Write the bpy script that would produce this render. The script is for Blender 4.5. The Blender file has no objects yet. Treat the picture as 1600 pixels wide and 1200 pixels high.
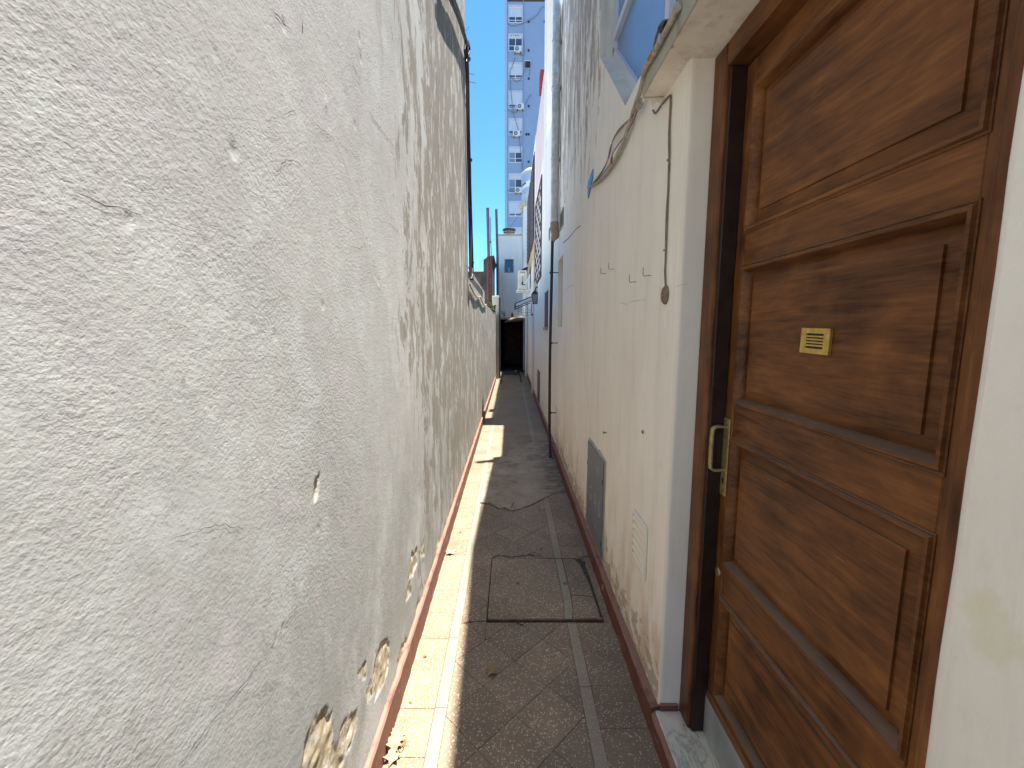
import bpy, bmesh, math, random
import numpy as np
from mathutils import Vector, Matrix
random.seed(7)
SC = bpy.context.scene
COL = SC.collection

# ------------------------------------------------------------------ camera, sky, sun, exposure
EYE = 1.55                       # metres above the paving
FPX = 655.0                      # focal length in photo pixels (1600 wide)
PITCH = math.atan(83 / FPX)
YAW = 2 / FPX
cam_d = bpy.data.cameras.new('camera')
cam = bpy.data.objects.new('camera', cam_d)
COL.objects.link(cam)
cam_d.sensor_width = 36
cam_d.lens = 36 * FPX / 1600
cam_d.clip_start = 0.03
cam_d.clip_end = 3000
cam.location = (0, 0, EYE)
cam.rotation_euler = (math.pi / 2 - PITCH, 0, -YAW)
SC.camera = cam

SUN_K, SUN_Y = 0.155, 0.05       # sideways and lengthwise lean of the sun ray
sdir = Vector((SUN_K, SUN_Y, 1.0)).normalized()
sun_el = math.asin(sdir.z)
sun_az = math.atan2(sdir.x, sdir.y)
world = bpy.data.worlds.new('World')
SC.world = world
world.use_nodes = True
wn = world.node_tree
bg = wn.nodes['Background']
sky = wn.nodes.new('ShaderNodeTexSky')
sky.sky_type = 'NISHITA'
sky.sun_disc = False
sky.sun_elevation = sun_el
sky.sun_rotation = sun_az
sky.altitude = 0
sky.air_density = 1.0
sky.dust_density = 0.15
sky.ozone_density = 2.5
tint = wn.nodes.new('ShaderNodeMix')
tint.data_type = 'RGBA'; tint.blend_type = 'MULTIPLY'
tint.inputs[0].default_value = 1.0
tint.inputs[7].default_value = (0.52, 0.96, 1.22, 1)
wn.links.new(sky.outputs['Color'], tint.inputs[6])
wn.links.new(tint.outputs[2], bg.inputs['Color'])
bg.inputs['Strength'].default_value = 0.07
sun_d = bpy.data.lights.new('sun', 'SUN')
sun_d.energy = 4.5
sun_d.angle = math.radians(0.53)
sun_d.color = (1.0, 0.97, 0.925)
sun = bpy.data.objects.new('sun', sun_d)
COL.objects.link(sun)
sun.rotation_euler = sdir.to_track_quat('Z', 'Y').to_euler()
SC.view_settings.view_transform = 'Standard'
SC.view_settings.look = 'None'
SC.view_settings.exposure = 1.9
SC.view_settings.gamma = 1
SC.view_settings.use_curve_mapping = False
SC.render.engine = 'CYCLES'
SC.cycles.max_bounces = 7
SC.cycles.diffuse_bounces = 5
SC.cycles.sample_clamp_indirect = 6


# ------------------------------------------------------------------ measuring helpers (photo pixel -> point on a real plane)
def ray(px, py):
    u, v = (px - 800) / FPX, (py - 600) / FPX
    c, s = math.cos(PITCH), math.sin(PITCH)
    fy, dz = c - v * s, -(v * c + s)
    x, y = u * math.cos(YAW) + fy * math.sin(YAW), fy * math.cos(YAW) - u * math.sin(YAW)
    return x, y, dz
def onx(px, py, X):
    x, y, z = ray(px, py); t = X / x
    return Vector((X, y * t, EYE + z * t))
def ony(px, py, Y):
    x, y, z = ray(px, py); t = Y / y
    return Vector((x * t, Y, EYE + z * t))
def onz(px, py, Z=0.0):
    x, y, z = ray(px, py); t = (Z - EYE) / z
    return Vector((x * t, y * t, Z))


# ------------------------------------------------------------------ object helpers
def tag(o, label=None, cat=None, group=None, kind=None):
    if label: o['label'] = label
    if cat: o['category'] = cat
    if group: o['group'] = group
    if kind: o['kind'] = kind
    return o
def empty(name, loc=(0, 0, 0), label=None, cat=None, group=None):
    o = bpy.data.objects.new(name, None)
    o.empty_display_size = 0.1
    COL.objects.link(o); o.location = loc
    return tag(o, label, cat, group)
def link_mesh(name, me, m, parent=None):
    o = bpy.data.objects.new(name, me)
    COL.objects.link(o)
    if m is not None and not me.materials: me.materials.append(m)
    if parent is not None:
        o.parent = parent
        if parent.type == 'EMPTY' or parent.location.length > 0:
            o.matrix_parent_inverse = Matrix.Translation(-world_loc(parent))
    return o
def world_loc(o):
    l = o.location.copy()
    return l
class MB:
    """collects shapes in one bmesh, in world coordinates"""
    def __init__(self): self.bm = bmesh.new()
    def box(self, x0, x1, y0, y1, z0, z1, b=0.0, mtx=None, seg=1):
        vs = [self.bm.verts.new((x, y, z)) for x in (x0, x1) for y in (y0, y1) for z in (z0, z1)]
        F = [(0, 1, 3, 2), (4, 6, 7, 5), (0, 4, 5, 1), (2, 3, 7, 6), (0, 2, 6, 4), (1, 5, 7, 3)]
        fs = [self.bm.faces.new([vs[i] for i in f]) for f in F]
        if mtx is not None:
            for v in vs: v.co = mtx @ v.co
        if b > 0:
            es = {e for f in fs for e in f.edges}
            bmesh.ops.bevel(self.bm, geom=list(es), offset=b, segments=seg, affect='EDGES', profile=0.5)
        return self
    def quad(self, *p):
        self.bm.faces.new([self.bm.verts.new(q) for q in p]); return self
    def prism(self, pts, vec, b=0.0):
        """polygon (list of 3d points) extruded along vec"""
        vec = Vector(vec)
        a = [self.bm.verts.new(p) for p in pts]; c = [self.bm.verts.new(Vector(p) + vec) for p in pts]
        n = len(pts)
        fs = [self.bm.faces.new(a[::-1]), self.bm.faces.new(c)]
        for i in range(n): fs.append(self.bm.faces.new([a[i], a[(i + 1) % n], c[(i + 1) % n], c[i]]))
        if b > 0:
            es = set(fs[1].edges)
            bmesh.ops.bevel(self.bm, geom=list(es), offset=b, segments=1, affect='EDGES', profile=0.5)
        return self
    def tube(self, pts, r, n=8, caps=True):
        pts = [Vector(p) for p in pts]
        if not isinstance(r, (list, tuple)): r = [r] * len(pts)
        rings = []
        up = None
        for i, p in enumerate(pts):
            d = (pts[min(i + 1, len(pts) - 1)] - pts[max(i - 1, 0)]).normalized()
            if up is None:
                up = Vector((0, 0, 1)) if abs(d.z) < 0.9 else Vector((1, 0, 0))
            s = d.cross(up)
            if s.length < 1e-4: s = d.cross(Vector((0, 1, 0)))
            s.normalize(); up = s.cross(d).normalized()
            rings.append([self.bm.verts.new(p + (s * math.cos(2 * math.pi * k / n) + up * math.sin(2 * math.pi * k / n)) * r[i]) for k in range(n)])
        for a, b in zip(rings, rings[1:]):
            for k in range(n): self.bm.faces.new([a[k], a[(k + 1) % n], b[(k + 1) % n], b[k]])
        if caps:
            self.bm.faces.new(rings[0][::-1]); self.bm.faces.new(rings[-1])
        return self
    def lathe(self, prof, c=(0, 0, 0), n=20, axis='Z'):
        """profile of (radius, height)"""
        c = Vector(c); rings = []
        for r, h in prof:
            ring = []
            for k in range(n):
                a = 2 * math.pi * k / n
                p = (r * math.cos(a), r * math.sin(a), h)
                if axis == 'X': p = (h, r * math.cos(a), r * math.sin(a))
                if axis == 'Y': p = (r * math.cos(a), h, r * math.sin(a))
                ring.append(self.bm.verts.new(c + Vector(p)))
            rings.append(ring)
        for a, b in zip(rings, rings[1:]):
            for k in range(n): self.bm.faces.new([a[k], a[(k + 1) % n], b[(k + 1) % n], b[k]])
        self.bm.faces.new(rings[0][::-1]); self.bm.faces.new(rings[-1])
        return self
    def build(self, name, m, parent=None, smooth=False, label=None, cat=None, group=None, kind=None):
        bmesh.ops.recalc_face_normals(self.bm, faces=self.bm.faces)
        me = bpy.data.meshes.new(name)
        self.bm.to_mesh(me); self.bm.free()
        if smooth:
            me.polygons.foreach_set('use_smooth', [True] * len(me.polygons))
            me.set_sharp_from_angle(angle=math.radians(38))
        return tag(link_mesh(name, me, m, parent), label, cat, group, kind)
def copy_obj(o, parent=None, loc=None):
    c = o.copy(); COL.objects.link(c)
    if parent is not None: c.parent = parent
    if loc is not None: c.location = loc
    return c
def fill_with_holes(bm, loops):
    """planar face set from an outer loop and hole loops (3d points)"""
    es = []
    for lp in loops:
        vs = [bm.verts.new(p) for p in lp]
        es += [bm.edges.new((vs[i], vs[(i + 1) % len(vs)])) for i in range(len(vs))]
    bmesh.ops.triangle_fill(bm, use_beauty=True, edges=es)


# ------------------------------------------------------------------ materials
class N:
    def __init__(self, name, rough=0.8, spec=0.3):
        self.m = bpy.data.materials.new(name); self.m.use_nodes = True
        self.t = self.m.node_tree; self.b = self.t.nodes['Principled BSDF']
        self.b.inputs['Roughness'].default_value = rough
        self.b.inputs['Specular IOR Level'].default_value = spec
        self._pos = None
    def new(self, k): return self.t.nodes.new(k)
    def link(self, a, b): self.t.links.new(a, b)
    def put(self, sock, v):
        if hasattr(v, 'default_value') or isinstance(v, bpy.types.NodeSocket): self.link(v, sock)
        elif isinstance(v, (tuple, list)) and len(v) == 3 and sock.type == 'RGBA': sock.default_value = (*v, 1)
        else: sock.default_value = v
    def pos(self, s=(1, 1, 1), off=(0, 0, 0)):
        if self._pos is None: self._pos = self.new('ShaderNodeNewGeometry')
        mp = self.new('ShaderNodeMapping')
        mp.inputs['Scale'].default_value = s; mp.inputs['Location'].default_value = off
        self.link(self._pos.outputs['Position'], mp.inputs['Vector'])
        return mp.outputs['Vector']
    def xyz(self):
        if self._pos is None: self._pos = self.new('ShaderNodeNewGeometry')
        s = self.new('ShaderNodeSeparateXYZ'); self.link(self._pos.outputs['Position'], s.inputs[0])
        return s.outputs
    def noise(self, vec, scale=5, detail=4, rough=0.55, dist=0.0):
        n = self.new('ShaderNodeTexNoise'); self.link(vec, n.inputs['Vector'])
        n.inputs['Scale'].default_value = scale; n.inputs['Detail'].default_value = detail
        n.inputs['Roughness'].default_value = rough; n.inputs['Distortion'].default_value = dist
        return n.outputs['Fac']
    def vor(self, vec, scale=5, feature='F1', rnd=1.0):
        n = self.new('ShaderNodeTexVoronoi'); n.feature = feature; self.link(vec, n.inputs['Vector'])
        n.inputs['Scale'].default_value = scale; n.inputs['Randomness'].default_value = rnd
        return n.outputs
    def ramp(self, f, *stops):
        r = self.new('ShaderNodeValToRGB'); el = r.color_ramp.elements
        while len(el) > 1: el.remove(el[0])
        for i, (p, c) in enumerate(stops):
            e = el[0] if i == 0 else el.new(p)
            e.position = p
            e.color = (*c, 1) if isinstance(c, (tuple, list)) else (c, c, c, 1)
        self.link(f, r.inputs['Fac']); return r.outputs['Color']
    def mix(self, f, a, b, mode='MIX'):
        n = self.new('ShaderNodeMix'); n.data_type = 'RGBA'; n.blend_type = mode
        self.put(n.inputs[0], f); self.put(n.inputs[6], a); self.put(n.inputs[7], b)
        return n.outputs[2]
    def math(self, op, a, b=0.0, c=None):
        n = self.new('ShaderNodeMath'); n.operation = op
        self.put(n.inputs[0], a); self.put(n.inputs[1], b)
        if c is not None: self.put(n.inputs[2], c)
        return n.outputs[0]
    def band(self, v, lo, hi, smooth=True):
        n = self.new('ShaderNodeMapRange'); n.interpolation_type = 'SMOOTHSTEP' if smooth else 'LINEAR'
        self.put(n.inputs['Value'], v); n.inputs['From Min'].default_value = lo; n.inputs['From Max'].default_value = hi
        return n.outputs['Result']
    def attr(self, name):
        n = self.new('ShaderNodeAttribute'); n.attribute_name = name; return n.outputs['Fac']
    def rnd(self):
        return self.new('ShaderNodeObjectInfo').outputs['Random']
    def bump(self, h, strength=0.3, dist=0.01, nrm=None):
        n = self.new('ShaderNodeBump'); n.inputs['Strength'].default_value = strength; n.inputs['Distance'].default_value = dist
        self.link(h, n.inputs['Height'])
        if nrm is not None: self.link(nrm, n.inputs['Normal'])
        return n.outputs['Normal']
    def done(self, col=None, rough=None, nrm=None, metal=None):
        if col is not None: self.put(self.b.inputs['Base Color'], col)
        if rough is not None: self.put(self.b.inputs['Roughness'], rough)
        if nrm is not None: self.link(nrm, self.b.inputs['Normal'])
        if metal is not None: self.b.inputs['Metallic'].default_value = metal
        return self.m

def simple(name, col, rough=0.6, spec=0.4, metal=0, var=0.25, scale=25, bump=0.15, bdist=0.002):
    n = N(name, rough, spec)
    f = n.noise(n.pos(), scale, 5, 0.6)
    lo = tuple(c * (1 - var) for c in col); hi = tuple(min(1, c * (1 + var)) for c in col)
    c = n.ramp(f, (0.3, lo), (0.7, hi))
    g = n.noise(n.pos(), scale * 6, 3)
    return n.done(c, n.math('MULTIPLY_ADD', f, 0.25, rough - 0.12), n.bump(g, bump, bdist), metal)

def mat_left_plaster():
    n = N('left_plaster', 0.9, 0.2)
    X = n.xyz(); Y, Z = X[1], X[2]
    big = n.noise(n.pos((1, 1.1, 0.9)), 1.6, 5, 0.6)
    mid = n.noise(n.pos((1, 1, 0.75)), 7, 6, 0.65)
    fine = n.noise(n.pos(), 60, 4, 0.6)
    c = n.ramp(big, (0.28, (0.385, 0.38, 0.345)), (0.5, (0.475, 0.47, 0.43)), (0.72, (0.575, 0.567, 0.525)))
    c = n.mix(n.band(mid, 0.42, 0.72), c, (0.515, 0.49, 0.475), 'MIX')
    c = n.mix(n.math('MULTIPLY', n.band(mid, 0.55, 0.3), 0.5), c, (0.61, 0.62, 0.605))
    # grey grime low on the wall
    low = n.math('MULTIPLY', n.band(Z, 1.5, 0.35), n.band(n.noise(n.pos((1, 1.2, 0.8), (3, 1, 2)), 2.1, 6, 0.7), 0.33, 0.58))
    c = n.mix(n.math('MULTIPLY', low, 0.72), c, (0.265, 0.26, 0.232))
    sm = n.noise(n.pos((1, 6, 2.2)), 3.2, 6, 0.7, 0.4)
    smudge = n.math('MULTIPLY', n.band(sm, 0.52, 0.68), n.math('MULTIPLY', n.band(Z, 1.8, 0.7), 0.6))
    c = n.mix(smudge, c, (0.33, 0.315, 0.28))
    # worn coat: long vertical streaks, more of them further along and higher up
    wob = n.math('MULTIPLY', n.noise(n.pos((1, 1, 0.5), (7, 0, 0)), 1.1, 4), 2.2)
    far = n.band(n.math('ADD', n.math('ADD', Y, wob), n.math('MULTIPLY', n.math('SUBTRACT', Z, 1.5), 0.25)), 2.35, 4.6)
    wv = n.noise(n.pos((1, 2.2, 1.4), (0, 5, 2)), 2.6, 3)
    cmb = n.new('ShaderNodeCombineXYZ'); n.link(n.math('ADD', n.math('MULTIPLY', Y, 6.5), n.math('MULTIPLY', wv, 1.6)), cmb.inputs[1]); n.link(n.math('MULTIPLY', Z, 1.9), cmb.inputs[2])
    st = n.noise(cmb.outputs[0], 1.25, 7, 0.72, 0.15)
    st2 = n.noise(n.pos((1, 20, 6.0), (0, 4, 0)), 1.5, 5, 0.7)
    streak = n.math('ADD', n.math('MULTIPLY', st, 0.74), n.math('MULTIPLY', st2, 0.26))
    thr = n.math('ADD', streak, n.math('MULTIPLY', far, 0.115))
    sm2 = n.math('MULTIPLY', n.band(thr, 0.545, 0.60), n.band(far, 0.0, 0.3))
    c = n.mix(n.math('MULTIPLY', sm2, 0.85), c, n.ramp(st2, (0.3, (0.175, 0.15, 0.115)), (0.7, (0.31, 0.275, 0.225))))
    # bare render where the coat has come away
    peel = n.attr('peel')
    ren = n.ramp(n.noise(n.pos(), 22, 6, 0.7), (0.3, (0.30, 0.225, 0.13)), (0.48, (0.50, 0.41, 0.27)), (0.66, (0.68, 0.63, 0.55)))
    edge = n.math('ADD', peel, n.math('MULTIPLY', n.math('SUBTRACT', fine, 0.5), 0.5))
    c = n.mix(n.band(edge, 0.42, 0.52), c, ren)
    # tiny rusty pits
    v = n.vor(n.pos((1, 1, 0.8)), 13)
    vm = n.math('MULTIPLY', n.band(v['Distance'], 0.075, 0.045), n.band(n.noise(n.pos(), 3.1, 2), 0.6, 0.63))
    c = n.mix(n.math('MULTIPLY', vm, 0.7), c, (0.26, 0.18, 0.12))
    # relief
    h1 = n.noise(n.pos((1, 1, 0.9)), 48, 4, 0.6, 0.1)
    h2 = n.noise(n.pos((1, 0.85, 1)), 150, 3, 0.6)
    rough_mask = n.band(n.noise(n.pos((1, 1, 1), (9, 2, 1)), 1.5, 4), 0.3, 0.7)
    h = n.math('ADD', n.math('MULTIPLY', h1, n.math('MULTIPLY_ADD', rough_mask, 0.22, 0.12)), n.math('MULTIPLY', h2, n.math('MULTIPLY_ADD', rough_mask, 0.6, 0.45)))
    nb = n.bump(n.math('ADD', h, n.math('MULTIPLY', thr, 0.35)), 0.25, 0.006)
    return n.done(c, 0.92, nb)

def mat_right_plaster():
    n = N('cream_plaster', 0.85, 0.25)
    X = n.xyz(); Y, Z = X[1], X[2]
    big = n.noise(n.pos((1, 1, 0.6)), 1.5, 5, 0.6)
    c = n.ramp(big, (0.3, (0.78, 0.72, 0.63)), (0.55, (0.85, 0.80, 0.71)), (0.75, (0.88, 0.845, 0.77)))
    st = n.noise(n.pos((1, 7, 0.7)), 1.5, 6, 0.7, 0.5)
    c = n.mix(n.math('MULTIPLY', n.band(st, 0.48, 0.70), 0.32), c, (0.62, 0.54, 0.47))
    # old runs, high up and away from the door
    up = n.math('MULTIPLY', n.band(Z, 2.1, 4.2), n.band(Y, 1.7, 3.3))
    wv = n.noise(n.pos((1, 2.5, 1.2), (0, 1, 2)), 2.6, 3)
    cmb = n.new('ShaderNodeCombineXYZ'); n.link(n.math('ADD', n.math('MULTIPLY', Y, 7.5), n.math('MULTIPLY', wv, 1.8)), cmb.inputs[1]); n.link(n.math('MULTIPLY', Z, 1.5), cmb.inputs[2])
    rs = n.noise(cmb.outputs[0], 1.25, 7, 0.72, 0.15)
    c = n.mix(n.math('MULTIPLY', n.band(n.math('ADD', rs, n.math('MULTIPLY', up, 0.13)), 0.53, 0.66), n.math('MULTIPLY', n.band(up, 0.0, 0.4), 0.85)), c,
              n.ramp(rs, (0.4, (0.46, 0.37, 0.275)), (0.7, (0.27, 0.20, 0.135))))
    # ochre damp low down
    dm = n.noise(n.pos((1, 5, 1.6), (0, 3, 1)), 2.2, 6, 0.65)
    damp = n.math('MULTIPLY', n.band(Z, 0.85, 0.15), n.band(dm, 0.42, 0.62))
    c = n.mix(n.math('MULTIPLY', damp, 0.7), c, (0.58, 0.41, 0.25))
    pl = n.noise(n.pos((1, 2, 3), (4, 0, 0)), 5, 7, 0.7)
    bare = n.math('MULTIPLY', n.band(n.math('ADD', pl, n.math('MULTIPLY', n.band(Z, 0.42, 0.12), 0.22)), 0.66, 0.70), n.band(Z, 0.55, 0.3))
    c = n.mix(n.math('MULTIPLY', bare, 0.8), c, (0.40, 0.33, 0.23))
    near = n.band(Y, 0.62, 0.5)
    ys_ = n.noise(n.pos((1, 1.2, 0.9), (0, 7, 3)), 6.5, 4, 0.6)
    c = n.mix(n.math('MULTIPLY', n.math('MULTIPLY', n.band(ys_, 0.60, 0.70), near), 0.4), c, (0.68, 0.62, 0.36))
    c = n.mix(n.math('MULTIPLY', n.band(n.noise(n.pos((1, 2, 1), (0, 2, 9)), 9, 6, 0.7), 0.55, 0.75), 0.22), c, (0.50, 0.44, 0.36))
    h1 = n.noise(n.pos(), 55, 5, 0.6, 0.3)
    nb = n.bump(n.math('ADD', h1, n.math('MULTIPLY', n.noise(n.pos(), 9, 3), 1.4)), 0.25, 0.005)
    nb = n.bump(n.math('MULTIPLY', bare, -1.0), 0.5, 0.004, nb)
    return n.done(c, 0.85, nb)

def mat_plaster(name, a, b, stain=(0.4, 0.36, 0.3), amount=0.35, scale=2.0):
    n = N(name, 0.88, 0.2)
    f = n.noise(n.pos((1, 1, 0.7)), scale, 6, 0.62)
    c = n.ramp(f, (0.3, a), (0.7, b))
    s = n.noise(n.pos((6, 6, 0.6)), 1.6, 7, 0.68, 0.2)
    c = n.mix(n.math('MULTIPLY', n.band(s, 0.5, 0.72), amount), c, stain)
    return n.done(c, 0.88, n.bump(n.noise(n.pos(), 60, 5), 0.25, 0.004))

def mat_terrazzo(name='terrazzo', tint=(1, 1, 1), pale=0.0):
    n = N(name, 0.7, 0.3)
    v1 = n.vor(n.pos(), 135); v2 = n.vor(n.pos((1, 1, 1), (3, 5, 1)), 240)
    base_a = (0.27 * tint[0], 0.215 * tint[1], 0.165 * tint[2]); base_b = (0.35 * tint[0], 0.285 * tint[1], 0.225 * tint[2])
    c = n.ramp(n.noise(n.pos(), 4, 5, 0.65), (0.3, base_a), (0.7, base_b))
    sep = n.new('ShaderNodeSeparateColor'); n.link(v1['Color'], sep.inputs[0])
    sep2 = n.new('ShaderNodeSeparateColor'); n.link(v2['Color'], sep2.inputs[0])
    chip = n.math('MULTIPLY', n.band(v1['Distance'], 0.50, 0.40), n.math('GREATER_THAN', sep.outputs[0], 0.58))
    chip2 = n.math('MULTIPLY', n.band(v2['Distance'], 0.42, 0.32), n.math('GREATER_THAN', sep2.outputs[0], 0.45))
    c = n.mix(n.math('MULTIPLY', chip2, 0.55), c, n.ramp(sep2.outputs[1], (0.0, (0.14, 0.10, 0.075)), (0.35, (0.34, 0.26, 0.19)), (0.8, (0.58, 0.50, 0.41))))
    c = n.mix(n.math('MULTIPLY', chip, 0.85), c, n.ramp(sep.outputs[1], (0.0, (0.26, 0.20, 0.15)), (0.3, (0.56, 0.48, 0.39)), (1.0, (0.80, 0.74, 0.65))))
    r = n.rnd()
    c = n.mix(1.0, c, n.ramp(r, (0.0, (0.84, 0.83, 0.82)), (1.0, (1.08, 1.06, 1.04))), 'MULTIPLY')
    if pale: c = n.mix(pale, c, (0.40, 0.385, 0.34))
    c = n.mix(1.0, c, (0.77, 0.71, 0.61), 'MULTIPLY')
    c = n.mix(1.0, c, n.ramp(n.noise(n.pos((1, 0.7, 1), (4, 4, 0)), 2.3, 5, 0.65), (0.3, (0.80, 0.80, 0.80)), (0.7, (1.14, 1.12, 1.10))), 'MULTIPLY')
    d = n.band(n.noise(n.pos((1.6, 1, 1)), 5.5, 6, 0.7), 0.52, 0.75)
    c = n.mix(n.math('MULTIPLY', d, 0.35), c, (0.15, 0.12, 0.095))
    return n.done(c, n.math('MULTIPLY_ADD', d, 0.2, 0.55), n.bump(n.math('ADD', n.noise(n.pos(), 160, 4), chip), 0.18, 0.0015))

def mat_wood(name, vertical):
    n = N(name, 0.4, 0.22)
    s1 = (20, 30, 3.0) if vertical else (20, 3.2, 26)
    s2 = (60, 150, 9) if vertical else (60, 9, 150)
    g = n.noise(n.pos(s1), 1.0, 5, 0.62, 1.1)
    f = n.noise(n.pos(s2), 1.0, 4, 0.6, 0.2)
    blot = n.noise(n.pos((2, 3.6, 3.6) if vertical else (2, 3.0, 4.6)), 1.15, 4, 0.6, 0.6)
    k = n.math('ADD', n.math('MULTIPLY', g, 0.34), n.math('ADD', n.math('MULTIPLY', f, 0.20), n.math('MULTIPLY', blot, 0.50)))
    c = n.ramp(k, (0.40, (0.056, 0.019, 0.007)), (0.50, (0.125, 0.047, 0.015)), (0.58, (0.185, 0.073, 0.023)), (0.68, (0.28, 0.115, 0.034)))
    sc = n.noise(n.pos((10, 9, 110) if not vertical else (10, 110, 9), (1, 2, 5)), 1.0, 3, 0.5)
    low = n.band(n.xyz()[2], 1.35, 0.8)
    c = n.mix(n.math('MULTIPLY', n.math('MULTIPLY', n.band(sc, 0.735, 0.775), low), 0.8), c, (0.42, 0.23, 0.10))
    geo = n.new('ShaderNodeNewGeometry'); nz = n.new('ShaderNodeSeparateXYZ'); n.link(geo.outputs['True Normal'], nz.inputs[0])
    c = n.mix(n.math('MULTIPLY', n.band(nz.outputs[2], 0.35, 0.8), 0.55), c, (0.17, 0.14, 0.115))
    return n.done(c, n.math('MULTIPLY_ADD', blot, 0.35, 0.24), n.bump(n.math('ADD', f, g), 0.12, 0.0012))

def mat_red():
    n = N('oxide_red_paint', 0.6, 0.3)
    f = n.noise(n.pos((3, 1, 3)), 8, 6, 0.65)
    c = n.ramp(f, (0.3, (0.120, 0.043, 0.031)), (0.7, (0.175, 0.068, 0.050)))
    w = n.noise(n.pos((1, 0.5, 1.2), (2, 2, 0)), 17, 7, 0.72)
    c = n.mix(n.band(w, 0.60, 0.64), c, (0.40, 0.225, 0.17))
    geo = n.new('ShaderNodeNewGeometry'); nz = n.new('ShaderNodeSeparateXYZ'); n.link(geo.outputs['True Normal'], nz.inputs[0])
    c = n.mix(n.math('MULTIPLY', n.band(nz.outputs[2], 0.3, 0.6), n.band(w, 0.3, 0.5)), c, (0.27, 0.14, 0.10))
    d = n.noise(n.pos(), 5, 4)
    c = n.mix(n.math('MULTIPLY', n.band(d, 0.55, 0.75), 0.4), c, (0.16, 0.09, 0.07))
    return n.done(c, 0.62, n.bump(w, 0.25, 0.002))

def mat_concrete():
    n = N('patch_concrete', 0.9, 0.2)
    f = n.noise(n.pos(), 3.5, 7, 0.68)
    c = n.ramp(f, (0.32, (0.155, 0.125, 0.09)), (0.46, (0.31, 0.255, 0.19)), (0.7, (0.42, 0.355, 0.27)))
    sp = n.noise(n.pos((2.2, 3.5, 1)), 5, 6, 0.7)
    c = n.mix(n.math('MULTIPLY', n.band(sp, 0.58, 0.7), 0.7), c, (0.12, 0.105, 0.085))
    X = n.xyz()
    c = n.mix(n.math('MULTIPLY', n.band(X[0], 0.22, 0.5), n.math('MULTIPLY', n.band(sp, 0.35, 0.6), 0.7)), c, (0.10, 0.092, 0.075))
    return n.done(c, 0.9, n.bump(n.noise(n.pos(), 30, 7, 0.7), 0.5, 0.008))

def mat_marble():
    n = N('white_marble', 0.35, 0.5)
    w = n.noise(n.pos((7, 2.2, 3)), 2.2, 6, 0.62, 0.5)
    v = n.math('ABSOLUTE', n.math('SUBTRACT', w, 0.5))
    c = n.ramp(v, (0.0, (0.34, 0.33, 0.28)), (0.025, (0.58, 0.55, 0.46)), (0.15, (0.68, 0.64, 0.54)))
    c = n.mix(n.math('MULTIPLY', n.band(n.noise(n.pos(), 9, 5), 0.5, 0.75), 0.5), c, (0.45, 0.41, 0.30))
    return n.done(c, 0.4)

def mat_brass():
    n = N('brass', 0.32, 0.5)
    f = n.noise(n.pos((1, 4, 4)), 14, 5)
    c = n.ramp(f, (0.3, (0.50, 0.33, 0.075)), (0.7, (0.74, 0.53, 0.17)))
    return n.done(c, n.math('MULTIPLY_ADD', f, 0.3, 0.2), metal=0.75)
def mat_aged_brass():
    n = N('aged_brass', 0.45, 0.5)
    f = n.noise(n.pos((2, 6, 6)), 10, 5)
    c = n.ramp(f, (0.3, (0.30, 0.23, 0.095)), (0.7, (0.52, 0.42, 0.20)))
    return n.done(c, n.math('MULTIPLY_ADD', f, 0.3, 0.28), metal=0.55)

def mat_leaf(name, a, b):
    n = N(name, 0.7, 0.3)
    c = n.ramp(n.noise(n.pos(), 90, 4), (0.3, a), (0.7, b))
    return n.done(c, 0.7, n.bump(n.noise(n.pos(), 200, 3), 0.3, 0.002))

def mat_glass(name, col, rough=0.08, bump=0.0):
    n = N(name, rough, 0.6)
    c = n.ramp(n.noise(n.pos(), 3, 3), (0.3, tuple(x * 0.85 for x in col)), (0.7, col))
    nb = n.bump(n.vor(n.pos(), 260)['Distance'], bump, 0.002) if bump else None
    return n.done(c, rough, nb)

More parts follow.
